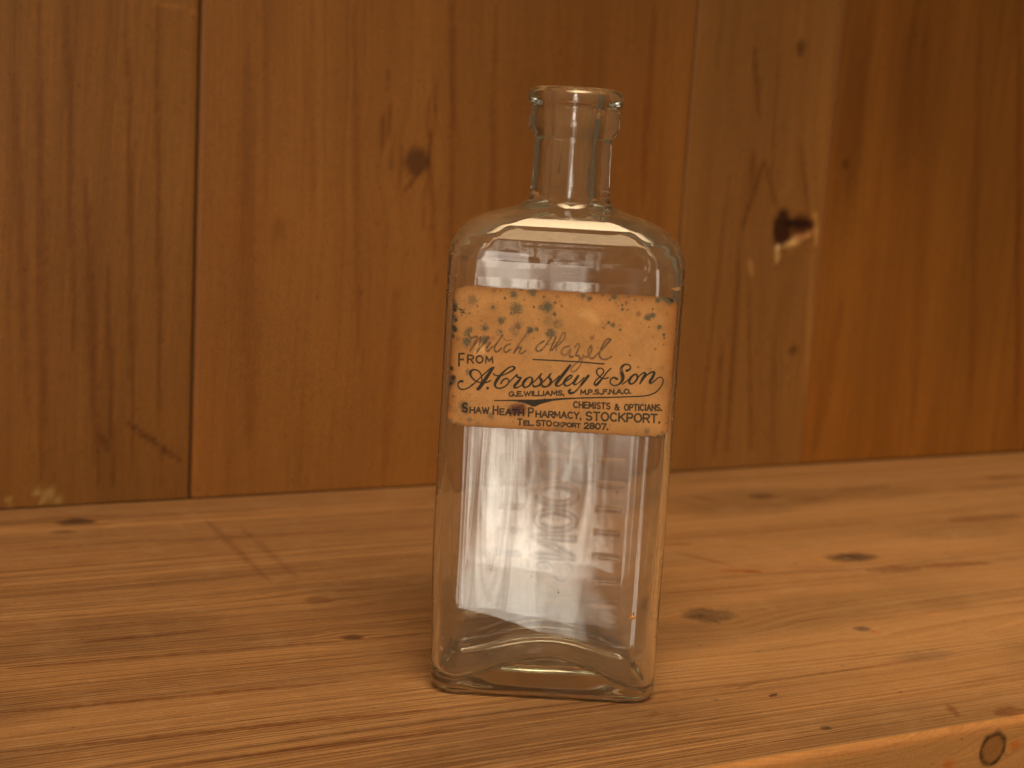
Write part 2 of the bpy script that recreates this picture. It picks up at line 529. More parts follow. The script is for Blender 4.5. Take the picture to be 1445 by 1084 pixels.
link('front_edge', me, m_edge, shelf)
# underside
vb = np.array([[xs[0], FRONT_Y, -SHELF_T], [xs[-1], FRONT_Y, -SHELF_T], [xs[-1], WALL_Y, -SHELF_T], [xs[0], WALL_Y, -SHELF_T],
               [xs[0], WALL_Y, -.0006], [xs[-1], WALL_Y, -.0006], [xs[0], FRONT_Y + .003, -.0006], [xs[-1], FRONT_Y + .003, -.0006]])
me = mesh_np('underside', vb, [[3, 2, 1, 0], [2, 3, 4, 5], [0, 6, 4, 3], [1, 2, 5, 7]])
me.polygons.foreach_set('use_smooth', np.zeros(4, dtype=bool))
fattr(me, 'ring', vb[:, 1])
cattr(me, 'tint', np.ones((8, 3)))
link('underside', me, m_edge, shelf)

# ------------------------------------------------------------------ plank wall
wall = bpy.data.objects.new('plank_wall', None)
COL.objects.link(wall)
wall.location = (0, 0, 0)
wall['label'] = 'upright varnished pine boards forming the wall behind the shelf'
wall['category'] = 'wall'
wall['kind'] = 'structure'
W_BASE = (0.335, 0.138, 0.046)
boards = [(-.66, -.335, 0), (-.335, -.0602, 1), (-.0592, .2199, 2), (.2203, .3209, 3), (.3211, .5115, 4), (.5127, .78, 5), (.7812, 1.1, 6)]
bcol = [(.29, .135, .036), (.275, .126, .038), (.335, .148, .046), (.36, .172, .062), (.345, .142, .030), (.30, .135, .036), (.31, .14, .04)]
bring = [200, 210, 270, 240, 260, 230, 210]
WH = 0.70
for (x0, x1, bi) in boards:
    dx = .0018
    n = int((x1 - x0) / dx) + 1
    bev = np.array([0, .0004, .0010])
    xi = np.concatenate([x0 + bev, np.linspace(x0 + .002, x1 - .002, n), x1 - bev[::-1]])
    yo = np.concatenate([np.array([.0016, .0006, .00015]) * (.6 if bi > 2 else 1), np.zeros(n), np.array([.00015, .0006, .0016]) * (.6 if bi > 1 else 1)]) + (0.0009 if bi in (4,) else 0.0)
    zi = np.arange(0.0006, WH, .0022)
    XX, ZZ = np.meshgrid(xi, zi)
    YY = np.repeat(yo[None, :], len(zi), 0) + WALL_Y
    rg = XX + .0035 * np.sin(ZZ * 6 + bi * 2) + .0012 * np.sin(ZZ * 19 + bi) + .004 * (value_noise(XX * 18 + bi * 9, ZZ * 4, 40 + bi, 2) - .5)
    tt = np.ones(XX.shape + (3,))
    ks = []
    K = lambda px, py, lz, lx, col, reach, st, soft: ks.append((on_wall(px, py)[1], on_wall(px, py)[0], lz, lx, col, reach, st, soft))
    if bi == 2:
        K(587, 228, .0072, .0068, (.40, .36, .38), 3.4, .85, .3)
        K(540, 187, .010, .0016, (.62, .5, .42), 2.2, .5, .5)
        K(392, 325, .006, .0035, (.82, .78, .76), 2.0, .3, .6)
    if bi == 3:
        K(1104, 324, .0112, .0068, (.17, .10, .09), 3.2, .8, .22); K(1132, 322, .0080, .0085, (.42, .30, .28), 2.0, .4, .25); K(1128, 316, .0030, .0110, (.25, .15, .13), 1.5, .1, .3)
        K(1130, 68, .0045, .0032, (.52, .46, .46), 2.5, .6, .4)
        K(1120, 494, .0030, .0034, (.5, .45, .42), 2.5, .5, .4)
        K(1062, 240, .0120, .0020, (.72, .6, .52), 2.2, .5, .5)
    if bi == 4:
        K(1195, 232, .0030, .0030, (.6, .52, .5), 2.5, .5, .5)
        K(1280, 130, .050, .010, (.80, .76, .74), 2.0, .2, .6)
        K(1205, 180, .055, .010, (.74, .68, .66), 2.0, .1, .7)
    if bi == 3:
        ox, oz = on_wall(1075, 470)
        rg += .012 * np.exp(-((XX - ox) / .018) ** 2) * np.exp(-((ZZ - oz) / .11) ** 2)
    if bi == 1:
        ox, oz = on_wall(130, 560)
        rg += .005 * np.exp(-((XX - ox) / .03) ** 2) * np.exp(-((ZZ - oz) / .2) ** 2)
    kr, kt = rg, tt
    knot_fields(ZZ, XX, kr, kt, ks)
    P = lambda a, b_, wd, col, tp=True: streak(XX, ZZ, tt, *on_wall(*a), *on_wall(*b_), wd, col, tp)
    if bi == 2:
        P((592, 244), (572, 268), .0016, (.55, .44, .38)); P((603, 120), (615, 400), .0016, (.72, .6, .5)); P((618, 100), (596, 330), .0012, (.7, .6, .5))
        P((640, 0), (636, 420), .002, (.74, .62, .52)); P((350, 60), (352, 640), .006, (.84, .8, .76)); P((700, 0), (690, 640), .003, (.8, .7, .6))
        P((560, 400), (540, 690), .004, (.84, .76, .66)); P((925, 0), (905, 300), .003, (.78, .66, .56)); P((440, 0), (438, 300), .004, (.9, .85, .8))
        P((548, 95), (552, 240), .0010, (.66, .55, .46)); P((566, 200), (560, 300), .0010, (.66, .55, .46)); P((500, 0), (506, 520), .002, (.8, .7, .6))
    if bi == 1:
        P((55, 0), (60, 690), .003, (.75, .66, .56)); P((180, 0), (188, 690), .002, (.72, .62, .52)); P((222, 0), (226, 690), .0016, (.7, .6, .5))
        P((120, 250), (140, 690), .003, (.74, .64, .54)); P((20, 100), (40, 600), .003, (.78, .7, .6)); P((180, 596), (262, 656), .0018, (.5, .42, .38))
        P((140, 610), (155, 640), .002, (.62, .55, .5)); P((96, 0), (104, 500), .0016, (.72, .62, .52)); P((150, 350), (160, 690), .0016, (.7, .6, .5))
        P((186, 8), (280, 8), .0012, (1.35, 1.4, 1.4)); P((262, 20), (282, 20), .0016, (1.4, 1.4, 1.4))
    if bi == 3:
        P((1078, 225), (1045, 330), .0022, (.62, .52, .46)); P((1078, 225), (1098, 300), .0018, (.66, .56, .5)); P((1045, 330), (1025, 640), .0016, (.68, .58, .5))
        P((1056, 380), (1060, 640), .0016, (.70, .6, .52)); P((1030, 240), (985, 640), .0016, (.74, .64, .56)); P((1130, 200), (1140, 300), .002, (.7, .6, .56))
        P((1020, 470), (1008, 650), .002, (.66, .56, .48)); P((1064, 60), (1072, 170), .002, (.68, .58, .5)); P((1100, 60), (1088, 260), .0014, (.74, .66, .6))
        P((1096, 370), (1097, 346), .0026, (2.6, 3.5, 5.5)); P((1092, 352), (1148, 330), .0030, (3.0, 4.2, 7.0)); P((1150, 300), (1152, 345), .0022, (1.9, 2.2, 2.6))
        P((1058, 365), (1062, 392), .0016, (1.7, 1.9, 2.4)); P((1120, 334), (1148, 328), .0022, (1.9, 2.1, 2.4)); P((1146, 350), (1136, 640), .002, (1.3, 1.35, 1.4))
    if bi == 4:
        P((1310, 0), (1290, 640), .006, (.88, .84, .8)); P((1440, 0), (1436, 640), .003, (.72, .62, .55)); P((1190, 420), (1150, 640), .006, (.86, .8, .74)); P((1385, 0), (1370, 600), .004, (.86, .8, .76))
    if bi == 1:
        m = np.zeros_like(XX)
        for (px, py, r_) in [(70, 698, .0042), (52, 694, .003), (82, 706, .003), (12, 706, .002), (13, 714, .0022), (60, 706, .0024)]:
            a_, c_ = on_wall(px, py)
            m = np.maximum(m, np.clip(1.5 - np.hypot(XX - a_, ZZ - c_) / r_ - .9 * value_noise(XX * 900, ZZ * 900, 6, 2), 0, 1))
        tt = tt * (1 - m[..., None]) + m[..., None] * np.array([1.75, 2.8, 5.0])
    bl_ = value_noise(XX * 11 + bi * 5, ZZ * 5, 60 + bi, 3)
    tt *= (1.05 - .16 * smooth((bl_ - .30) / .45))[..., None] * np.stack([np.ones_like(bl_), .95 + .08 * bl_, .88 + .2 * bl_], -1)
    me = mesh_np('plank', np.stack([XX, YY, ZZ], -1).reshape(-1, 3), grid_quads(*XX.shape))
    fattr(me, 'ring', rg)
    cattr(me, 'tint', tt)
    lc = tuple(v * k_ for v, k_ in zip(bcol[bi], (.76, .735, .55)))
    dkc = tuple(a * b_ for a, b_ in zip(lc, (.52, .44, .36)))
    mt = wood('varnished_pine', lc, dkc, ring_f=bring[bi], fine_f=1500, bump=.25, rough=.5, contrast=.72, axis='Z', seed=bi * 3.7, coat=.12)
    o = link('plank', me, mt, wall)
    if bi == 3:
        o['label'] = 'narrow plank with a dark broken knot'
b = NB('dark_gap')
p = b.n('ShaderNodeBsdfPrincipled', {'Base Color': (.05, .025, .012, 1), 'Roughness': .9})
b.t.links.new(p.outputs[0], b.out.inputs[0])
M_DARK = b.m
yb = WALL_Y + .0026
me = mesh_np('backing', np.array([[-.66, yb, -.04], [1.1, yb, -.04], [1.1, yb, WH], [-.66, yb, WH], [-.66, yb + .012, -.04], [1.1, yb + .012, -.04], [1.1, yb + .012, WH], [-.66, yb + .012, WH]]),
             [[0, 1, 2, 3], [5, 4, 7, 6], [3, 2, 6, 7], [4, 5, 1, 0], [4, 0, 3, 7], [1, 5, 6, 2]])
me.polygons.foreach_set('use_smooth', np.zeros(6, dtype=bool))
link('backing', me, M_DARK, wall)

# ------------------------------------------------------------------ bottle
bottle = bpy.data.objects.new('glass_bottle', None)
COL.objects.link(bottle)
bottle.location = (0, 0, 0)
bottle.rotation_euler = (0, 0, PSI)
bottle['label'] = 'empty flat-sided clear glass medicine bottle with old tan paper label, standing on the pine shelf'
bottle['category'] = 'bottle'

B_OUT = 0.0225
prof = np.array([  # z, half width, half depth, corner radius
    (.0060, .0390, .0225, .0090), (.0500, .0392, .0226, .0092), (.1000, .0391, .0226, .0092), (.1420, .0390, .0225, .0092),
    (.1480, .0389, .02235, .0096), (.1510, .03865, .0221, .0102), (.1535, .0378, .0217, .0110), (.1565, .0360, .0209, .0122), (.1595, .0328, .0196, .0135),
    (.1615, .0290, .0182, .0145), (.1630, .0247, .0170, .0150), (.1645, .0193, .0157, .0150), (.1657, .0158, .0146, .0143), (.1670, .0142, .0140, .0138),
    (.1690, .0134, .0134, .0134), (.1760, .0130, .0130, .0130), (.1870, .0130, .0130, .0130), (.1885, .0132, .0132, .0132), (.1900, .0143, .0143, .0143),
    (.1916, .0151, .0151, .0151), (.1935, .0152, .0152, .0152), (.1965, .0148, .0148, .0148), (.1980, .0147, .0147, .0147), (.1986, .0150, .0150, .0150),
    (.1993, .0156, .0156, .0156), (.2008, .0160, .0160, .0160), (.2024, .0158, .0158, .0158), (.2037, .0150, .0150, .0150), (.2044, .0138, .0138, .0138), (.2046, .0120, .0120, .0120)])
iprof = np.array([
    (.1420, .0365, .0199, .0075), (.1475, .0362, .0196, .0080), (.1510, .0352, .0190, .0088), (.1545, .0328, .0178, .0100), (.1575, .0285, .0160, .0110),
    (.1600, .0225, .0136, .0110), (.1622, .0150, .0108, .0100), (.1640, .0096, .0086, .0084), (.1665, .0072, .0072, .0072), (.1720, .0066, .0066, .0066),
    (.1880, .0067, .0067, .0067), (.1990, .0072, .0072, .0072), (.2030, .0078, .0078, .0078), (.2041, .0086, .0086, .0086), (.2046, .0100, .0100, .0100)])


def interp_prof(pr, z, sm=0):
    return [np.interp(z, pr[:, 0], pr[:, k]) for k in (1, 2, 3)]


def ring_param(nf, nb, ns, nc):
    """parameters round the section: list of (edge, t): 0 front, 1 corner, 2 right ... counter-clockwise from front left"""
    seg = []
    seg += [(0, t) for t in np.linspace(-1, 1, nf, endpoint=False)]
    seg += [(1, t) for t in np.linspace(0, 1, nc, endpoint=False)]
    seg += [(2, t) for t in np.linspace(-1, 1, ns, endpoint=False)]
    seg += [(3, t) for t in np.linspace(0, 1, nc, endpoint=False)]
    seg += [(4, t) for t in np.linspace(1, -1, nb, endpoint=False)]
    seg += [(5, t) for t in np.linspace(0, 1, nc, endpoint=False)]
    seg += [(6, t) for t in np.linspace(1, -1, ns, endpoint=False)]
    seg += [(7, t) for t in np.linspace(0, 1, nc, endpoint=False)]
    return np.array(seg)


def section(seg, a, b_, r):
    """a,b,r arrays (nz,) -> x,y,nx,ny arrays (nz,n)"""
    a, b_, r = a[:, None], b_[:, None], r[:, None]
    e, t = seg[:, 0][None, :], seg[:, 1][None, :]
    fx, fy = a - r, b_ - r
    ang = np.where(e == 1, -90 + 90 * t, np.where(e == 3, 90 * t, np.where(e == 5, 90 + 90 * t, np.where(e == 7, 180 + 90 * t,
          np.where(e == 0, -90, np.where(e == 2, 0, np.where(e == 4, 90, 180)))))))
    ang = np.radians(ang)
    nx, ny = np.cos(ang), np.sin(ang)
    cx = np.where((e == 1) | (e == 2) | (e == 3), fx, np.where((e == 5) | (e == 6) | (e == 7), -fx, fx * t))
    cyy = np.where((e == 1) | (e == 0) | (e == 7), -fy, np.where((e == 3) | (e == 4) | (e == 5), fy, fy * t))
    return cx + r * nx, cyy + r * ny, nx + 0 * a, ny + 0 * a


# --- stroke font for printing and moulded lettering: unit box 0..1 x 0..1, y down
def arc(cx, cy, rx, ry, a0, a1, n=10):
    return [(cx + rx * math.cos(math.radians(a)), cy + ry * math.sin(math.radians(a))) for a in np.linspace(a0, a1, n)]


FONT = {
    'A': (.95, [[(0, 1), (.5, 0), (1, 1)], [(.2, .66), (.8, .66)]]),
    'C': (.9, [arc(.52, .5, .5, .5, -45, -315, 18)]),
    'E': (.72, [[(1, 0), (0, 0), (0, 1), (1, 1)], [(0, .48), (.85, .48)]]),
    'F': (.72, [[(1, 0), (0, 0), (0, 1)], [(0, .48), (.85, .48)]]),
    'G': (.95, [arc(.5, .5, .5, .5, -45, -345, 18) + [(.98, .55), (.6, .55)]]),
    'H': (.85, [[(0, 0), (0, 1)], [(1, 0), (1, 1)], [(0, .5), (1, .5)]]),
    'I': (.12, [[(.5, 0), (.5, 1)]]),
    'K': (.85, [[(0, 0), (0, 1)], [(.95, 0), (0, .62)], [(.3, .42), (1, 1)]]),
    'L': (.65, [[(0, 0), (0, 1), (1, 1)]]),
    'M': (1.0, [[(0, 1), (.08, 0), (.5, .75), (.92, 0), (1, 1)]]),
    'N': (.85, [[(0, 1), (0, 0), (1, 1), (1, 0)]]),
    'O': (.95, [arc(.5, .5, .5, .5, 0, 360, 24)]),
    'P': (.75, [[(0, 1), (0, 0)] + [(.55, 0)] + arc(.6, .27, .4, .27, -90, 90, 9) + [(0, .54)]]),
    'R': (.80, [[(0, 1), (0, 0), (.55, 0)] + arc(.6, .26, .4, .26, -90, 90, 9) + [(0, .52)], [(.5, .52), (1, 1)]]),
    'S': (.75, [arc(.5, .25, .47, .25, -30, -270, 12) + arc(.5, .75, .5, .25, -90, 150, 12)]),
    'T': (.80, [[(0, 0), (1, 0)], [(.5, 0), (.5, 1)]]),
    'W': (1.2, [[(0, 0), (.25, 1), (.5, .1), (.75, 1), (1, 0)]]),
    'Y': (.85, [[(0, 0), (.5, .5), (1, 0)], [(.5, .5), (.5, 1)]]),
    '2': (.72, [arc(.5, .28, .46, .28, -170, 20, 10) + [(.0, 1), (1, 1)]]),
    '8': (.70, [arc(.5, .24, .42, .24, 0, 360, 18), arc(.5, .74, .5, .26, 0, 360, 18)]),
    '0': (.78, [arc(.5, .5, .5, .5, 0, 360, 24)]),
    '7': (.72, [[(0, 0), (1, 0), (.35, 1)]]),
    '&': (.85, [[(1, 1), (.25, .3)] + arc(.42, .2, .22, .2, 160, 380, 9) + [(.1, .62)] + arc(.4, .76, .38, .24, 200, 30, 9) + [(1, .5)]]),
    '.': (.10, [[(.5, .96), (.5, .97)]]),
    ',': (.12, [[(.6, .94), (.3, 1.18)]]),
    ' ': (.35, []),
    'B': (.75, [[(0, 0), (0, 1), (.55, 1)] + arc(.6, .75, .4, .25, 90, -90, 9) + [(0, .5)], [(0, 0), (.5, 0)] + arc(.52, .25, .38, .25, -90, 90, 9)]),
}


def layout(txt, gap=.30):
    """-> list of (strokes in units where cap height 1), total width"""
    x, out = 0.0, []
    for ch in txt:
        wd, st = FONT[ch]
        for s_ in st:
            out.append([(x + p_[0] * wd, p_[1]) for p_ in s_])
        x += wd + gap
    return out, x - gap


# --- moulded marks on the back wall: tablespoon scale ticks and upright lettering
def emboss_height(xb, zb):
    xb = xb - .0030
    h = np.zeros_like(xb)

    def seg(p, q, wd, amp):
        nonlocal h
        dx, dz = q[0] - p[0], q[1] - p[1]
        L2 = dx * dx + dz * dz + 1e-12
        t = np.clip(((xb - p[0]) * dx + (zb - p[1]) * dz) / L2, 0, 1)
        d = np.hypot(xb - p[0] - t * dx, zb - p[1] - t * dz)
        h = np.maximum(h, amp * (1 - smooth((d - wd * .15) / (wd * .95))))
    zt = [on_front(716, y, B_OUT)[1] for y in (645, 681, 717, 753)]
    pitch = .0091
    z0 = zt[0]
    for k in range(-1, 13):
        z = z0 - .0270 + pitch * k * 1.0
        seg((-.0210, z), (-.0122, z), .0009, .0006)
    z1 = on_front(862, 648, B_OUT)[1]
    for k in range(-6, 8):
        z = z1 + .0091 * k
        seg((.0150, z), (.0240, z), .0009, .0006)
    seg((-.0212, z0), (-.0212, z0 - pitch), .0008, .0003)
    # "TABLE SPOONS" reading down the back, moulded on the outside so it shows reversed from the front
    st, W_ = layout('TABLE SPOONS', .28)
    H_ = .0135
    adv = .0093 / .0135   # one letter per 9.3 mm
    zc = on_front(785, 655, B_OUT)[1]
    # place each letter on its own pitch; P sits at zc
    txt = 'TABLE SPOONS'
    ip = txt.index('P')
    for i, ch in enumerate(txt):
        wd, ss = FONT[ch]
        lw = .0072
        zl = zc + .0030 - (i - ip) * .0101
        for s_ in ss:
            pts = [(-(.5 - p_[1]) * -H_ * 1.0, zl - p_[0] * lw) for p_ in s_]
            pts = [(+(p_[1] - .5) * H_ * 1.0, zl - p_[0] * lw) for p_ in s_]
            for a_, c_ in zip(pts[:-1], pts[1:]):
                seg((a_[0] * -1 * -1, a_[1]), (c_[0] * -1 * -1, c_[1]), .0013, .00072)
    return h


def glass_outer():
    seg = ring_param(110, 230, 50, 26)
    n = len(seg)
    # fillet rows at the foot, then walls
    zf, sh = [], []
    rf = .0043
    for a_ in np.linspace(0, math.pi / 2, 12):
        zf.append(rf - rf * math.cos(a_)); sh.append(rf - rf * math.sin(a_))
    z = np.concatenate([np.array(zf), np.arange(rf + .0006, .1478, .0005), np.arange(.148, .2046, .00035), [.2046]])
    inset = np.concatenate([np.array(sh), np.zeros(len(z) - len(sh))])
    # smooth the profile a little
    zz_ = np.clip(z, prof[0, 0], None)
    fine = np.linspace(prof[0, 0], prof[-1, 0], 2400)
    vals = []
    for k in (1, 2, 3):
        v = np.interp(fine, prof[:, 0], prof[:, k])
        kk = 15
        ker = np.hanning(kk); ker /= ker.sum()
        v2 = np.convolve(np.pad(v, kk // 2, mode='edge'), ker, 'valid')
        vals.append(np.interp(zz_, fine, v2))
    a, b_, r = vals
    r = np.minimum(r, np.minimum(a, b_) - 1e-6)
    x, y, nx, ny = section(seg, a - inset, b_ - inset, np.maximum(r - inset, .002))
    Z = np.repeat(z[:, None], n, 1)
    # hand-made unevenness of the mould
    body = smooth((z - .004) / .01) * (1 - smooth((z - .150) / .012))
    e = seg[:, 0][None, :]
    flat = np.where((e == 0) | (e == 4), 1.0, .5)
    wv = (value_noise(x * 85 + 5 + y * 60, Z * 12, 71, 1) - .5) * 2 * .00010
    wv += (value_noise(x * 36 + 2, Z * 20, 75, 1) - .5) * 2 * .00030
    dsp = wv * flat * body[:, None]
    neck = smooth((z - .168) / .004)[:, None]
    ang = np.arctan2(y, x)
    dsp += neck * .00010 * (value_noise(ang * 3.2 + 20, Z * 120, 73, 2) - .5)
    # front panel very slightly hollow, mould seams on the sides
    dsp -= np.where(e == 0, .00025 * np.cos(np.clip(x / .030, -1, 1) * math.pi / 2), 0) * body[:, None]
    emb = emboss_height(x, Z) * (e == 4) * body[:, None]
    dsp += emb
    x = x + nx * dsp
    y = y + ny * dsp
    x = x * (1 - .012 * (1 - smooth(Z / .05))) + .0007 * (1 - smooth(Z / .05))
    P = np.stack([x, y, Z], -1)
    return seg, z, P


def floor_in(x):
    u = np.clip((x - .0022) / .0345, -1, 1)
    return .0036 + .0092 * (0.5 + 0.5 * np.cos(u * math.pi)) ** .85 - .02 * x


def glass_inner():
    seg = ring_param(90, 90, 40, 22)
    n = len(seg)
    fine = np.linspace(iprof[0, 0], iprof[-1, 0], 1800)
    zt = np.arange(.1420, .2046, .0004)
    vals = []
    for k in (1, 2, 3):
        v = np.interp(fine, iprof[:, 0], iprof[:, k])
        kk = 61
        ker = np.hanning(kk); ker /= ker.sum()
        v2 = np.convolve(np.pad(v, kk // 2, mode='edge'), ker, 'valid')
        vals.append(np.interp(zt, fine, v2))
    a, b_, r = vals
    r = np.minimum(r, np.minimum(a, b_) - 1e-6)
    xt, yt, nxt, nyt = section(seg, a, b_, r)
    Zt = np.repeat(zt[:, None], n, 1)
    # body walls down to the floor
    a0, b0, r0 = .0365, .0199, .0080
    nr = 260
    xw, yw, nxw, nyw = section(seg, np.array([a0] * nr), np.array([b0] * nr), np.array([r0] * nr))
    rf = .0042
    F = floor_in(xw[0])
    v = np.linspace(0, 1, nr)[:, None]
    Zw = (F[None, :] + rf) * (1 - v) + .1416 * v
    # fillet + floor
    rows = []
    cx0, cy0 = xw[0], yw[0]
    nn = np.stack([nxw[0], nyw[0]], -1)
    for a_ in np.linspace(0, math.pi / 2, 10)[:-1]:     # from floor up: a=0 floor tangent
        ins = rf - rf * math.sin(a_)
        up = rf - rf * math.cos(a_)
        rows.append((cx0 - nn[:, 0] * ins, cy0 - nn[:, 1] * ins, up))
    inner_x, inner_y = rows[0][0], rows[0][1]
    frows = []
    for s_ in np.linspace(0.02, 1, 26)[:-1]:
        frows.append((inner_x * s_, inner_y * s_, 0.0))
    PX, PY, PZ = [], [], []
    for (ax, ay, up) in frows + rows:
        PX.append(ax); PY.append(ay)
        PZ.append(floor_in(ax) + up)
    PX, PY, PZ = np.array(PX), np.array(PY), np.array(PZ)
    NX = np.concatenate([np.zeros_like(PX), nxw, nxt])
    NY = np.concatenate([np.zeros_like(PX), nyw, nyt])
    x = np.concatenate([PX, xw, xt]); y = np.concatenate([PY, yw, yt]); Z = np.concatenate([PZ, Zw, Zt])
    bodyw = smooth((Z - .010) / .02) * (1 - smooth((Z - .150) / .012))
    wv = (value_noise(x * 80 + 31, Z * 12, 81, 1) - .5) * 2 * .00020
    wv += (value_noise(x * 30 + 31, Z * 16, 84, 1) - .5) * 2 * .0005
    ang = np.arctan2(y, x)
    nk = smooth((Z - .168) / .004)
    wv = wv * bodyw + nk * .00022 * (value_noise(ang * 3.0 + 40, Z * 60, 85, 2) - .5)
    x = x + NX * wv
    y = y + NY * wv
    x = x * (1 - .012 * (1 - smooth(Z / .05))) + .0007 * (1 - smooth(Z / .05))
    return np.stack([x, y, Z], -1)


seg, zo, PO = glass_outer()
PI_ = glass_inner()
no_, n1 = PO.shape[:2]
# outer base: contact ring then shallow push-up
foot = PO[0]
base_rows = []
for s_ in [.06, .2, .35, .5, .62, .72, .80, .86, .91, .955]:
    r_ = foot.copy()
    r_[:, :2] *= s_
    r_[:, 2] = .0016 * (1 - smooth((s_ - .62) / .30))
    base_rows.append(r_)
OUT = np.concatenate([np.array(base_rows), PO], 0)
vo = OUT.reshape(-1, 3)
qo = grid_quads(OUT.shape[0], n1, wrap=True)
co_i = len(vo)
c_out = np.array([[0, 0, .0016]])
vi = PI_.reshape(-1, 3)
n2 = PI_.shape[1]
qi = grid_quads(PI_.shape[0], n2, wrap=True, flip=True, off=co_i + 1)
ci_i = co_i + 1 + len(vi)
c_in = np.array([[0, 0, float(floor_in(np.array([0.0]))[0])]])
tris = [[co_i, (k + 1) % n1, k] for k in range(n1)]
o2 = co_i + 1
tris += [[ci_i, o2 + k, o2 + (k + 1) % n2] for k in range(n2)]
# bridge the lip: outer top ring (n1) to inner top ring (n2) by angle
ot = np.arange(n1) + (OUT.shape[0] - 1) * n1
it = np.arange(n2) + o2 + (PI_.shape[0] - 1) * n2
allv = np.concatenate([vo, c_out, vi, c_in], 0)
ao = np.unwrap(np.arctan2(allv[ot, 1], allv[ot, 0])); ai = np.unwrap(np.arctan2(allv[it, 1], allv[it, 0]))
so = np.concatenate([ao, [ao[0] + 2 * math.pi]]); si = np.concatenate([ai, [ai[0] + 2 * math.pi]])
if si[0] - so[0] > math.pi: si -= 2 * math.pi
if so[0] - si[0] > math.pi: si += 2 * math.pi
i = j = 0
while i < n1 or j < n2:
    if j >= n2 or (i < n1 and so[i + 1] <= si[j + 1]):
        tris.append([ot[i % n1], ot[(i + 1) % n1], it[j % n2]]); i += 1
    else:
        tris.append([ot[i % n1], it[(j + 1) % n2], it[j % n2]]); j += 1
me = mesh_np('bottle_body', allv, np.concatenate([qo, qi], 0), tris)

b = NB('old_clear_glass')
co = b.n('ShaderNodeTexCoord').outputs['Object']
d1 = b.n('ShaderNodeTexNoise', {'Vector': co, 'Scale': 60.0, 'Detail': 5.0, 'Roughness': .65}).outputs['Fac']
fac = b.n('ShaderNodeMapRange', {'Value': d1, 'From Min': .35, 'From Max': .75, 'To Min': .03, 'To Max': .085}).outputs[0]
g = b.n('ShaderNodeBsdfPrincipled', {'Base Color': (1, 1, 1, 1), 'Roughness': 0.0, 'IOR': 1.5, 'Transmission Weight': 1.0})
dd = b.n('ShaderNodeBsdfDiffuse', {'Color': (.60, .44, .29, 1)})
mx = b.n('ShaderNodeMixShader', {0: fac})
b.t.links.new(g.outputs[0], mx.inputs[1])
b.t.links.new(dd.outputs[0], mx.inputs[2])
b.t.links.new(mx.outputs[0], b.out.inputs[0])
va = b.n('ShaderNodeVolumeAbsorption', {'Color': (.58, .68, .42, 1), 'Density': 8.0})
b.t.links.new(va.outputs[0], b.out.inputs['Volume'])
M_GLASS = b.m
link('bottle_body', me, M_GLASS, bottle)

# ------------------------------------------------------------------ paper label
# the artwork is drawn on a raster of the label (units: measured picture points, 5 samples each) and
# stored on the vertices of the paper
SSAA = 5
LX0, LY0, LX1, LY1 = 622, 392, 964, 632
RW, RH = (LX1 - LX0) * SSAA, (LY1 - LY0) * SSAA
ink = np.zeros((RH, RW))
pencil = np.zeros((RH, RW))


def draw(buf, pts, widths, amp=1.0, soft=.35):
    """pts in picture points; widths = full width in points"""
    for (p, q, w0, w1) in zip(pts[:-1], pts[1:], widths[:-1], widths[1:]):
        m_ = max(w0, w1) / 2 + 1.2
        x0 = max(0, int((min(p[0], q[0]) - m_ - LX0) * SSAA)); x1 = min(RW, int((max(p[0], q[0]) + m_ - LX0) * SSAA) + 1)
        y0 = max(0, int((min(p[1], q[1]) - m_ - LY0) * SSAA)); y1 = min(RH, int((max(p[1], q[1]) + m_ - LY0) * SSAA) + 1)
        if x1 <= x0 or y1 <= y0:
            continue
        gx = LX0 + (np.arange(x0, x1) + .5) / SSAA
        gy = LY0 + (np.arange(y0, y1) + .5) / SSAA
        GX, GY = np.meshgrid(gx, gy)
        dx, dy = q[0] - p[0], q[1] - p[1]
        L2 = dx * dx + dy * dy + 1e-9
        t = np.clip(((GX - p[0]) * dx + (GY - p[1]) * dy) / L2, 0, 1)
        d = np.hypot(GX - p[0] - t * dx, GY - p[1] - t * dy)
        hw = (w0 + (w1 - w0) * t) / 2 + (.52 if buf is ink else .42)
        buf[y0:y1, x0:x1] = np.maximum(buf[y0:y1, x0:x1], amp * np.clip((hw - d) / soft + .5, 0, 1))


def catmull(pts, sub=8):
    P = [np.array(p, float) for p in pts]
    P = [2 * P[0] - P[1]] + P + [2 * P[-1] - P[-2]]
    out = []
    for k in range(1, len(P) - 2):
        p0, p1, p2, p3 = P[k - 1:k + 3]
        for t in np.linspace(0, 1, sub, endpoint=False):
            out.append(.5 * (2 * p1 + (p2 - p0) * t + (2 * p0 - 5 * p1 + 4 * p2 - p3) * t * t + (3 * p1 - p0 - 3 * p2 + p3) * t ** 3))
    out.append(P[-2])
    return np.array(out)


def C3(x, y): return (625 + x / 8.03, 490 + y / 8.03)
def C4(x, y): return (780 + x / 8.03, 490 + y / 8.03)
def C1(x, y): return (625 + x / 9.03, 395 + y / 9.03)
def C2(x, y): return (780 + x / 8.03, 395 + y / 8.03)


def script(f, pts, buf=None, amp=1.0, ws=8.03, soft=.35):
    """pts: (x, y, width) in zoomed units"""
    c = catmull([(*f(p[0], p[1]), p[2] / ws) for p in pts])
    draw(ink if buf is None else buf, c[:, :2], c[:, 2], amp, soft)


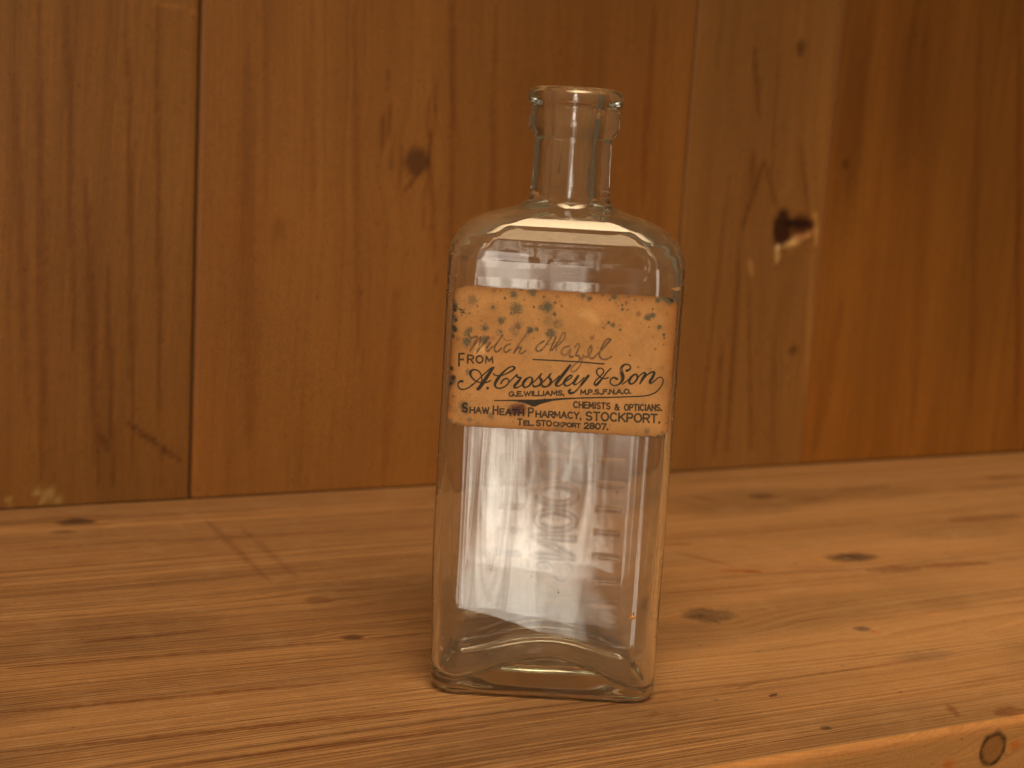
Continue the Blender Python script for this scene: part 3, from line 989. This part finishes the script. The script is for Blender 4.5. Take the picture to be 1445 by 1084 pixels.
def block(txt, p0, p1, h0, h1=None, sw=.85, gap=.30):
    """p0,p1 = baseline start/end in picture points"""
    h1 = h1 or h0
    st, W_ = layout(txt, gap)
    ux, uy = p1[0] - p0[0], p1[1] - p0[1]
    for s_ in st:
        pts = []
        for (x, y) in s_:
            t = x / W_
            h = h0 + (h1 - h0) * t
            pts.append((p0[0] + ux * t + (1 - y) * h * .015, p0[1] + uy * t - (1 - y) * h))
        draw(ink, pts, [sw] * len(pts), .92)
        if len(pts) == 2 and abs(pts[0][1] - pts[1][1]) < .3 and abs(pts[0][0] - pts[1][0]) < .3:
            draw(ink, pts, [sw * 1.5] * 2, .92)


z8 = 8.03
# FROM
block('F', C3(183, 212), C3(238, 212), 137 / z8, sw=1.7)
block('ROM', C3(282, 181), C3(565, 178), 90 / z8, 68 / z8, sw=1.5, gap=.42)
# signature line
script(C3, [(222, 388, 20), (195, 388, 16), (172, 415, 8), (178, 455, 8), (215, 480, 9), (275, 468, 8), (340, 425, 7), (420, 350, 7), (490, 285, 8), (545, 240, 8), (580, 228, 7)])
script(C3, [(580, 229, 8), (545, 270, 26), (505, 330, 32), (455, 405, 34), (415, 460, 34), (398, 474, 30)])
script(C3, [(437, 402, 8), (442, 350, 7), (428, 300, 8), (395, 265, 8), (350, 256, 12), (318, 275, 20), (312, 310, 20), (335, 352, 12), (385, 390, 9), (450, 406, 8), (505, 398, 8), (542, 378, 7)])
script(C3, [(507, 463, 24), (508, 465, 24)])
script(C3, [(573, 305, 8), (605, 323, 8), (670, 320, 8), (745, 290, 9), (805, 250, 16), (812, 232, 18), (790, 220, 10), (745, 235, 10), (685, 285, 16), (625, 355, 26), (592, 415, 24), (600, 452, 14), (640, 468, 10), (695, 452, 9), (740, 412, 9), (748, 378, 9), (722, 356, 10), (685, 372, 10), (658, 412, 10)])
script(C3, [(740, 412, 6), (785, 365, 7), (835, 315, 10)])
script(C3, [(840, 318, 16), (845, 338, 16), (868, 346, 14), (885, 350, 12), (850, 395, 24), (812, 440, 24), (820, 462, 14), (860, 452, 8), (915, 412, 7), (955, 360, 8)])
script(C3, [(985, 340, 10), (940, 365, 18), (910, 410, 24), (915, 445, 20), (945, 456, 10), (985, 430, 14), (1012, 385, 20), (1008, 350, 14), (985, 340, 10)])
script(C3, [(960, 448, 6), (1020, 405, 7), (1075, 350, 8), (1118, 303, 12)])
script(C3, [(1108, 318, 10), (1098, 345, 16), (1118, 375, 24), (1112, 415, 24), (1075, 442, 12), (1035, 448, 16), (1022, 432, 14)])
script(C3, [(1075, 440, 6), (1125, 405, 7), (1180, 350, 8), (1222, 303, 12)])
script(C3, [(1212, 318, 10), (1204, 345, 16), (1224, 375, 24), (1218, 415, 24), (1180, 446, 12), (1142, 450, 16), (1128, 434, 14)])
script(C3, [(1180, 446, 6), (1230, 410, 7), (1275, 370, 7), (1320, 325, 6)])
script(C4, [(200, 205, 16), (150, 270, 28), (95, 340, 30), (45, 405, 30), (40, 432, 22), (65, 442, 10), (105, 420, 7), (150, 385, 7)])
script(C4, [(120, 405, 7), (165, 380, 7), (205, 350, 9), (220, 328, 10), (200, 320, 10), (160, 352, 20), (130, 400, 24), (140, 432, 16), (172, 438, 9), (215, 412, 7), (260, 370, 7)])
script(C4, [(290, 328, 22), (255, 378, 24), (238, 415, 18), (262, 424, 10), (310, 392, 7), (355, 345, 7)])
script(C4, [(405, 325, 22), (365, 375, 26), (325, 425, 22), (285, 475, 14), (240, 515, 14), (200, 522, 24), (183, 500, 20), (200, 482, 14)])
# ampersand
script(C4, [(660, 242, 8), (620, 280, 8), (570, 345, 10), (520, 405, 22), (490, 430, 20), (472, 412, 12), (490, 378, 9), (540, 330, 9), (578, 285, 9), (565, 248, 9), (528, 240, 9), (500, 265, 10), (505, 305, 10), (545, 345, 9), (590, 358, 8), (630, 345, 8)])
# Son
script(C4, [(838, 268, 22), (870, 255, 14), (882, 225, 9), (855, 198, 9), (812, 200, 14), (778, 235, 28), (780, 285, 34), (795, 335, 34), (785, 385, 24), (745, 425, 10), (695, 436, 8), (655, 410, 9), (655, 370, 9), (690, 345, 12), (730, 362, 20)])
script(C4, [(790, 422, 6), (840, 385, 7), (880, 350, 8)])
script(C4, [(940, 305, 10), (895, 335, 18), (868, 380, 24), (875, 412, 18), (905, 415, 10), (945, 380, 14), (962, 340, 18), (945, 308, 12), (915, 315, 8)])
script(C4, [(950, 365, 6), (1000, 310, 8), (1040, 290, 12), (1050, 305, 20), (1025, 350, 22), (990, 412, 18)])
script(C4, [(1010, 385, 7), (1065, 320, 8), (1120, 285, 14), (1152, 292, 20), (1130, 345, 24), (1100, 392, 22), (1115, 410, 10), (1160, 378, 7), (1200, 345, 6), (1240, 350, 6), (1252, 390, 7), (1225, 450, 7), (1170, 510, 8), (1090, 545, 7), (1000, 557, 7), (850, 563, 7), (650, 570, 8), (400, 575, 8), (250, 580, 9), (100, 588, 14), (0, 597, 20)])
# wedge under the signature
script(C3, [(585, 606, 6), (680, 606, 6), (760, 605, 8), (840, 607, 14), (900, 612, 26), (950, 620, 42), (1000, 628, 60), (1030, 636, 72), (1070, 626, 58), (1120, 616, 44), (1190, 605, 30), (1244, 597, 20)])
# rule under the handwriting
draw(ink, [C3(1022, 140), C3(1285, 154), C4(300, 168), C4(580, 191)], [.85, .9, .9, 1.1])
block('G.E.WILLIAMS,', C3(750, 558), C4(128, 544), 50 / z8, sw=1.15, gap=.24)
block('M.P.S.,F.N.A.O.', C4(318, 535), C4(882, 526), 48 / z8, sw=1.15, gap=.24)
block('CHEMISTS', C4(238, 685), C4(648, 702), 66 / z8, sw=1.25, gap=.36)
block('&', C4(705, 712), C4(750, 714), 64 / z8, sw=1.2)
block('OPTICIANS.', C4(815, 716), C4(1232, 720), 66 / z8, sw=1.25, gap=.34)
block('S', C3(222, 734), C3(276, 736), 98 / z8, sw=1.7)
block('HAW', C3(308, 743), C3(520, 753), 62 / z8, 66 / z8, sw=1.35, gap=.26)
block('H', C3(572, 757), C3(622, 758), 88 / z8, sw=1.5)
block('EATH', C3(648, 764), C3(912, 777), 64 / z8, sw=1.35, gap=.30)
block('P', C3(972, 783), C3(1024, 785), 92 / z8, sw=1.6)
block('HARMACY,', C3(1056, 790), C4(320, 812), 64 / z8, 70 / z8, sw=1.4, gap=.26)
block('STOCKPORT.', C4(380, 826), C4(1212, 858), 90 / z8, 92 / z8, sw=1.65, gap=.28)
block('T', C3(850, 881), C3(895, 882), 66 / z8, sw=1.35)
block('EL.', C3(918, 884), C3(1025, 887), 48 / z8, sw=1.2, gap=.34)
block('STO', C3(1062, 889), C3(1230, 894), 58 / z8, sw=1.3, gap=.22)
block('CKPORT', C4(8, 893), C4(312, 913), 44 / z8, sw=1.15, gap=.26)
block('2807.', C4(358, 920), C4(625, 935), 62 / z8, sw=1.4, gap=.24)
# handwriting
HW = dict(buf=pencil, amp=.8, soft=.8)
def hand(f, pts, wd=16, s=8.03, amp=.8):
    script(f, [(x, y, wd) for x, y in pts], pencil, amp, s, .9)
hand(C1, [(328, 700), (365, 740), (425, 722), (438, 735), (405, 800), (350, 905)], 15)
hand(C1, [(350, 900), (410, 820), (470, 745), (485, 740), (465, 830), (428, 935)], 15)
hand(C1, [(430, 930), (500, 835), (570, 745), (590, 745)], 15)
hand(C1, [(605, 800), (570, 850), (552, 895), (575, 910), (612, 868), (640, 850)], 18)
hand(C1, [(762, 708), (705, 785), (660, 860), (668, 912), (705, 912), (745, 872)], 15)
hand(C1, [(775, 745), (815, 775), (885, 765)], 9, amp=.5)
hand(C1, [(858, 818), (810, 835), (778, 885), (800, 925), (862, 888)], 14)
hand(C1, [(1128, 632), (1075, 675), (1030, 740), (960, 835), (905, 935)], 15)
hand(C1, [(1120, 640), (1090, 700), (1010, 770), (960, 820)], 9, amp=.5)
hand(C1, [(915, 915), (960, 868), (1000, 862), (975, 925), (1010, 938), (1055, 902)], 14)
hand(C1, [(1290, 780), (1215, 830), (1185, 885), (1225, 912), (1290, 862), (1350, 780), (1385, 725)], 15)
hand(C1, [(1445, 730), (1400, 820), (1365, 905)], 15)
hand(C2, [(140, 600), (112, 612), (70, 690), (15, 770), (-10, 800)], 15)
hand(C2, [(140, 605), (135, 660), (85, 720), (45, 760), (40, 800)], 12)
hand(C2, [(-70, 740), (0, 720), (90, 700)], 9, amp=.5)
hand(C2, [(190, 750), (130, 770), (98, 815), (115, 850), (155, 850), (200, 790), (192, 850), (200, 878), (232, 868)], 15)
hand(C2, [(252, 765), (280, 728), (305, 740), (285, 800), (262, 858), (300, 862), (308, 900), (345, 870)], 15)
hand(C2, [(345, 850), (330, 930), (290, 1000), (235, 1045), (205, 1010), (250, 960), (350, 880)], 14, amp=.6)
hand(C2, [(345, 870), (400, 870), (440, 800), (435, 745), (405, 800), (410, 870), (450, 892), (500, 850)], 16)
hand(C2, [(500, 850), (560, 790), (640, 700), (655, 675), (610, 680), (555, 770), (528, 850), (555, 895), (610, 900), (665, 872)], 16)

# vertices of the paper: follow the glass round both corners
z_mid = .1162
LBH = .0462            # label height
half = .0369           # half of the arc length across
TILT = math.radians(.0)
rl = .0092
aL, bL = .0392, B_OUT + .00012


def wrap(s):
    """arc length from the middle of the front -> local x, y, nx, ny"""
    sa = np.abs(s)
    fl = aL - rl
    th = np.clip((sa - fl) / rl, 0, math.pi / 2)
    x = np.where(sa < fl, sa, fl + rl * np.sin(th))
    y = np.where(sa < fl, -bL, -(bL - rl) - rl * np.cos(th))
    return np.sign(s) * x, y, np.sign(s) * np.sin(th), -np.cos(th)


du = .00014
us = np.arange(-half, half + du, du)
vs = np.arange(-LBH / 2, LBH / 2 + du, du)
U, Vv = np.meshgrid(us, vs)
rc = .0042
qx = np.abs(U) - (half - rc)
qz = np.abs(Vv) - (LBH / 2 - rc)
dd_ = np.hypot(np.maximum(qx, 0), np.maximum(qz, 0)) + np.minimum(np.maximum(qx, qz), 0) - rc
rag = (value_noise(U * 900 + 3, Vv * 900 + 9, 90, 3) - .5) * .00045
inside = dd_ + rag < 0
lx, ly, lnx, lny = wrap(U + .0002)
body_dent = .00025 * np.cos(np.clip(lx / .030, -1, 1) * math.pi / 2) * (np.abs(U) < aL - rl)
lift = .00016 * value_noise(U * 120, Vv * 120, 91, 2)
for (cu_, cv_, h_) in [(-half, -LBH / 2, .0009), (half, -LBH / 2, .0006), (-half, LBH / 2, .0004)]:
    lift += h_ * np.exp(-(np.hypot(U - cu_, Vv - cv_) / .0032) ** 2)
off = -body_dent + lift + .00020
PL = np.stack([lx + lnx * off, ly + lny * off, z_mid + Vv], -1)
px_, py_ = to_px(local_to_world(PL))
print('label corners px', [(round(float(px_[i, j]), 1), round(float(py_[i, j]), 1)) for i, j in ((0, 0), (0, -1), (-1, 0), (-1, -1))])
ix = np.clip(((px_ - LX0) * SSAA), 0, RW - 1.001)
iy = np.clip(((py_ - LY0) * SSAA), 0, RH - 1.001)


def sample(buf):
    x0, y0 = ix.astype(int), iy.astype(int)
    fx, fy = ix - x0, iy - y0
    x1, y1 = np.minimum(x0 + 1, RW - 1), np.minimum(y0 + 1, RH - 1)
    return (buf[y0, x0] * (1 - fx) + buf[y0, x1] * fx) * (1 - fy) + (buf[y1, x0] * (1 - fx) + buf[y1, x1] * fx) * fy


PAPER = np.array([.43, .222, .088])
col = np.ones(U.shape + (3,)) * PAPER
n1_ = value_noise(U * 160, Vv * 160, 92, 4)
n2_ = value_noise(U * 1400, Vv * 1400, 93, 2)
n3_ = value_noise(U * 45 + 7, Vv * 45, 94, 3)
col *= (0.76 + .44 * n1_)[..., None]
col *= (0.91 + .17 * n2_)[..., None]
col *= 1 + ((n3_ - .5) * .5)[..., None] * np.array([.5, .9, 1.2])
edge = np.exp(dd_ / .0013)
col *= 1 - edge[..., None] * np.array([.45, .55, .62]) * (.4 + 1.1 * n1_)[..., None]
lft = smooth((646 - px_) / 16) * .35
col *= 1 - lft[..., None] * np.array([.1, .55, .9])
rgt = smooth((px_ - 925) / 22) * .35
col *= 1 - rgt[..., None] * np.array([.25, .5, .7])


def spot(x, y, r, a, c=(.13, .11, .085), hard=.5, ell=1.0, ang=0.0):
    global col
    dx, dy = px_ - x, py_ - y
    ca, sa = math.cos(ang), math.sin(ang)
    dx, dy = (dx * ca + dy * sa) / ell, -dx * sa + dy * ca
    d = np.hypot(dx, dy)
    sel = d < r * 2.2
    nn = value_noise(px_ * .9 + x, py_ * .9 + y, 95, 3)
    m = (1 - smooth((d / r * (1 - .62 * (nn - .5) * 2) - hard) / (1.35 - hard))) * min(1, a * 1.45) * (.55 + .9 * nn)
    m = np.where(sel, np.clip(m, 0, .96), 0)
    col = col * (1 - m[..., None]) + np.array(c) * m[..., None]


GR = (.10, .088, .060)
BR = (.15, .07, .035)
for (x, y, r, a) in [(380, 255, 60, .42), (905, 185, 48, .62), (1140, 155, 60, .55), (640, 348, 22, .6), (640, 350, 60, .22), (935, 370, 78, .55), (1335, 350, 66, .66), (1250, 350, 34, .5),
                     (745, 520, 50, .55), (735, 515, 20, .6), (535, 610, 46, .5), (540, 625, 20, .7), (340, 640, 44, .5), (345, 645, 16, .5), (300, 680, 38, .5), (305, 790, 60, .68), (540, 760, 56, .6), (955, 585, 60, .42), (955, 600, 30, .35),
                     (1110, 640, 42, .6), (1195, 630, 28, .6), (1370, 680, 60, .6), (1350, 525, 70, .28), (715, 675, 50, .3), (735, 655, 16, .6), (925, 690, 40, .3), (145, 620, 40, .95), (140, 345, 52, .8), (130, 490, 46, .7),
                     (880, 630, 40, .25), (790, 232, 16, .7), (865, 430, 16, .6), (1158, 345, 16, .7), (1425, 438, 17, .7), (1040, 258, 14, .4), (440, 335, 13, .5), (340, 425, 15, .5), (490, 520, 13, .4), (230, 380, 16, .85), (245, 415, 20, .95), (265, 385, 12, .9), (1158, 742, 13, .4),
                     (1290, 215, 18, .6), (1003, 128, 18, .8), (190, 755, 26, .3), (1430, 290, 18, .4), (650, 140, 30, .3), (640, 745, 30, .3), (740, 140, 14, .4)]:
    spot(*C1(x, y), r * 1.05 / 9.03, a, GR if a > .5 or r > 30 else BR)
for (x, y, r, a) in [(22, 262, 18, .5), (20, 388, 22, .7), (80, 243, 10, .6), (100, 298, 18, .45), (340, 180, 34, .5), (290, 182, 16, .4), (415, 212, 28, .7), (645, 225, 16, .6), (695, 190, 34, .8), (565, 178, 14, .8), (715, 262, 18, .3), (790, 288, 16, .6), (835, 262, 20, .45), (788, 338, 20, .7), (853, 340, 11, .7),
                     (935, 228, 12, .7), (1012, 228, 16, .3), (1190, 228, 34, .95), (1250, 208, 24, .9), (1310, 222, 50, .8), (1335, 260, 40, .4), (1132, 333, 13, .7), (972, 390, 30, .4), (1080, 425, 40, .75), (1130, 400, 32, .75), (1205, 538, 26, .7), (1090, 536, 11, .8), (1000, 488, 10, .4),
                     (635, 486, 20, .65), (680, 512, 28, .65), (580, 545, 18, .5), (600, 508, 10, .4), (762, 520, 11, .4), (765, 566, 14, .7), (1258, 622, 18, .9), (1265, 658, 14, .7), (1140, 650, 12, .3), (1160, 786, 14, .5), (1255, 735, 12, .4), (875, 858, 9, .7), (445, 655, 24, .4), (60, 500, 60, .28), (40, 480, 26, .35),
                     (1290, 390, 10, .4), (565, 496, 8, .4), (1200, 728, 10, .3), (860, 190, 16, .6), (740, 292, 10, .3), (935, 325, 10, .3), (50, 190, 26, .3)]:
    spot(*C2(x, y), r / 8.03, a, GR if a > .5 or r > 30 else BR)
for (x, y, r, a) in [(50, 250, 34, .6), (60, 290, 30, .5), (45, 330, 34, .7), (80, 390, 50, .65), (50, 410, 36, .7), (110, 380, 34, .5), (285, 280, 34, .45), (118, 555, 14, .7), (40, 600, 20, .4), (240, 660, 60, .35), (540, 775, 42, .42), (300, 820, 30, .4), (150, 870, 24, .6), (85, 830, 30, .4),
                     (65, 690, 40, .2), (120, 610, 12, .3), (20, 500, 16, .4), (200, 880, 20, .4), (330, 425, 14, .6), (400, 870, 40, .2), (70, 460, 30, .4)]:
    spot(*C3(x, y), r / 8.03, a, GR)
for (x, y, r, a) in [(970, 230, 12, .6), (875, 98, 8, .7), (1240, 235, 26, .22), (1065, 955, 32, .4), (1060, 945, 16, .3), (950, 968, 9, .5), (1090, 250, 24, .2), (465, 998, 12, .7), (1090, 1025, 24, .6), (1200, 1015, 24, .7), (65, 940, 50, .25), (1240, 970, 18, .4), (1290, 860, 18, .4), (1250, 530, 10, .3)]:
    spot(*C4(x, y), r / 8.03, a, BR if r < 15 else GR)
for (x, y, r, a) in [(636, 424, 3.0, .9), (637, 432, 3.4, .95), (639, 438, 2.2, .9), (635, 446, 3.0, .8), (641, 452, 2.0, .7), (637, 462, 2.6, .95), (640, 466, 2.4, .9), (636, 474, 2.6, .6), (634, 520, 3.4, .7), (637, 533, 3.6, .8), (633, 541, 3.0, .7),
                     (648, 437, 1.0, .9), (652, 441, 1.3, .95), (655, 443, .8, .9), (649, 445, .8, .8), (646, 436, .8, .7), (654, 436, .7, .7), (944, 420, 2.4, .9), (948, 424, 2.6, .8), (940, 419, 1.6, .8), (651, 403.5, 1.6, .8), (646, 405, 1.6, .6), (652, 576, 4.0, .4), (656, 582, 3.0, .3)]:
    spot(x + (2.5 if x < 700 else 0), y, r * 1.25, a, (.03, .025, .018), .3)
# brown burn over "HEATH"
spot(*C3(815, 715), 9.0, .85, (.085, .03, .022), .35, 1.2)
spot(*C3(880, 690), 7.5, .78, (.10, .035, .025), .3, 1.2, -.4)
spot(*C3(905, 745), 4.5, .6, (.12, .05, .03), .3)
for k in range(420):
    x, y = RNG.uniform(636, 950), RNG.uniform(404, 618)
    if k < 90:
        x, y = RNG.normal(655, 26), RNG.normal(450, 34)
    elif k < 150:
        x, y = RNG.normal(655, 10), RNG.normal(572, 10)
    spot(x, y, RNG.uniform(.4, 1.0), RNG.uniform(.2, .55), BR)
# rubbed pale patch
for (x, y, r) in [(500, 890, 60), (460, 850, 40), (430, 930, 40)]:
    spot(*C1(x, y), r / 9.03, .55, (.66, .42, .20), .1)
spot(*C2(370, 380), 9, .25, (.70, .42, .18), .1, 1.6)
spot(*C2(480, 450), 8, .25, (.70, .42, .18), .1, 1.6, .7)
pen = np.clip(sample(pencil) * (.45 + .75 * n2_) * (.6 + .7 * n1_), 0, 1) * .95
pen = np.clip(pen * 1.25, 0, .95)
col = col * (1 - pen[..., None]) + np.array([.085, .055, .040]) * pen[..., None]
pr = np.clip(sample(ink) * (.90 + .22 * n2_), 0, 1) * .95
pr *= 1 - .3 * smooth((n1_ - .66) / .12)
col = col * (1 - pr[..., None]) + np.array([.012, .019, .021]) * pr[..., None]

ny_, nx_ = U.shape
quads = grid_quads(ny_, nx_)
ok = inside.ravel()[quads].all(1)
quads = quads[ok]
used = np.unique(quads)
remap = -np.ones(ny_ * nx_, dtype=int)
remap[used] = np.arange(len(used))
quads = remap[quads]
# back layer + skirt give the paper its thickness
thick = .00012
front = PL.reshape(-1, 3)[used]
nrm = np.stack([lnx + 0 * U, lny + 0 * U, 0 * U], -1).reshape(-1, 3)[used]
back = front - nrm * thick
nu = len(used)
ed = np.concatenate([quads[:, [0, 1]], quads[:, [1, 2]], quads[:, [2, 3]], quads[:, [3, 0]]])
key = np.sort(ed, 1) @ np.array([nu, 1])
uq, inv, cnt = np.unique(key, return_inverse=True, return_counts=True)
bed = ed[cnt[inv] == 1]
skirt = np.stack([bed[:, 1], bed[:, 0], bed[:, 0] + nu, bed[:, 1] + nu], -1)
me = mesh_np('paper_label', np.concatenate([front, back]), np.concatenate([quads, quads[:, ::-1] + nu, skirt]))
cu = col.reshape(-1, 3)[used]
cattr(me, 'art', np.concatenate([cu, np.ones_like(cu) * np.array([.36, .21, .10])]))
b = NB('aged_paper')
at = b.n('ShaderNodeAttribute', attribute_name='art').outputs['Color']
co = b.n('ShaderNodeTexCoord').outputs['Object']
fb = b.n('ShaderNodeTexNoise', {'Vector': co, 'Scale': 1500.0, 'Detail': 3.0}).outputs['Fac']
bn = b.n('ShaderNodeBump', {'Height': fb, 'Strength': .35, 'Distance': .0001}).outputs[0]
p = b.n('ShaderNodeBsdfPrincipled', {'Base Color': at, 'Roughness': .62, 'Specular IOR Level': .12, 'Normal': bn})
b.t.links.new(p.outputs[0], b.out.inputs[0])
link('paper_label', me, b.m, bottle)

# ------------------------------------------------------------------ crumbs and dirt on the glass
def blob(name, pos, sc, mat, parent, seed=0):
    rng = np.random.default_rng(seed)
    nu_, nv_ = 14, 8
    th = np.linspace(0, 2 * math.pi, nu_, endpoint=False)
    ph = np.linspace(-math.pi / 2, math.pi / 2, nv_)
    T, Pp = np.meshgrid(th, ph)
    rr = 1 + .55 * (value_noise(np.cos(T) * 1.7 + 5 + seed, Pp * 1.5 + np.sin(T) * 1.7, 100 + seed, 2) - .5) * 2
    x = np.cos(T) * np.cos(Pp) * rr; y = np.sin(T) * np.cos(Pp) * rr; z = np.sin(Pp) * rr
    Vb = np.stack([pos[0] + x * sc[0], pos[1] + y * sc[1], pos[2] + z * sc[2]], -1).reshape(-1, 3)
    return link(name, mesh_np(name, Vb, grid_quads(nv_, nu_, wrap=True)), mat, parent)


def plain(name, c, rough=.8):
    b = NB(name)
    co = b.n('ShaderNodeTexCoord').outputs['Object']
    nn = b.n('ShaderNodeTexNoise', {'Vector': co, 'Scale': 2500.0, 'Detail': 2.0}).outputs['Fac']
    c_ = b.mix(nn, tuple(v * .55 for v in c), tuple(min(1, v * 1.4) for v in c))
    p = b.n('ShaderNodeBsdfPrincipled', {'Base Color': c_, 'Roughness': rough})
    b.t.links.new(p.outputs[0], b.out.inputs[0])
    return b.m


M_DIRT = plain('dark_dirt', (.035, .022, .015))
M_GREY = plain('grey_dirt', (.12, .10, .09))
M_CORK = plain('cork_crumb', (.55, .24, .07))
yf = -(B_OUT + .0001)
for k, (x, y, r, mt) in enumerate([(622, 952, 1.6, M_DIRT), (626, 956, 1.2, M_DIRT), (618, 958, 1.2, M_DIRT), (622, 961, .8, M_DIRT), (894, 866, 1.0, M_DIRT), (755, 891, 1.1, M_DIRT),
                                   (743, 963, 1.0, M_DIRT), (749, 961, .7, M_DIRT), (691, 797, .7, M_DIRT), (695, 799, .7, M_DIRT), (700, 796, .7, M_DIRT), (693, 803, .6, M_DIRT), (698, 805, .6, M_DIRT),
                                   (746, 800, .6, M_GREY), (752, 806, .6, M_GREY), (758, 798, .5, M_GREY), (750, 814, .6, M_GREY), (871, 695, .8, M_GREY), (846, 787, 1.0, M_GREY), (788, 836, 1.1, M_GREY),
                                   (665, 634, .5, M_GREY), (647, 828, .6, M_DIRT), (640, 845, .6, M_DIRT), (862, 724, .6, M_GREY), (668, 758, .5, M_GREY), (775, 598, .1, M_GREY)]):
    if r < .3:
        continue
    lx_, lz_ = on_front(x, y, yf)
    yl_ = yf
    if abs(lx_) > aL - rl:
        th = math.asin(min(.99, (abs(lx_) - (aL - rl)) / rl))
        yl_ = -(B_OUT - rl) - rl * math.cos(th)
    blob('dirt_speck', (lx_, yl_, lz_), (r * .00026, .00008, r * .00026 * random.uniform(.7, 1.3)), mt, bottle, k)
lx_, lz_ = on_front(893, 871, yf)
blob('crumb', (lx_, yf - .0001, lz_), (.0008, .0003, .0006), M_CORK, bottle, 40)
blob('crumb', (lx_ - .0006, yf - .0001, lz_ - .0003), (.0006, .00025, .0003), M_CORK, bottle, 41)
# scrap of cork stuck inside the mouth
for k, (x, y, r) in enumerate([(851, 158, .0008), (855, 161, .0009), (852, 166, .0006)]):
    lx_, lz_ = on_front(x, y, 0)
    lx_ *= .62
    yy_ = -math.sqrt(max(0, .0070 ** 2 - lx_ ** 2)) if abs(lx_) < .0070 else -.0005
    if k == 0:
        blob('cork_scrap', (lx_, yy_ + .0002, lz_), (.0008, .0003, .0009), M_CORK, bottle, 60)
    else:
        blob('cork_scrap', (lx_, yy_ + .0002, lz_), (r, .0003, r * 1.2), M_CORK, bottle, 60 + k)
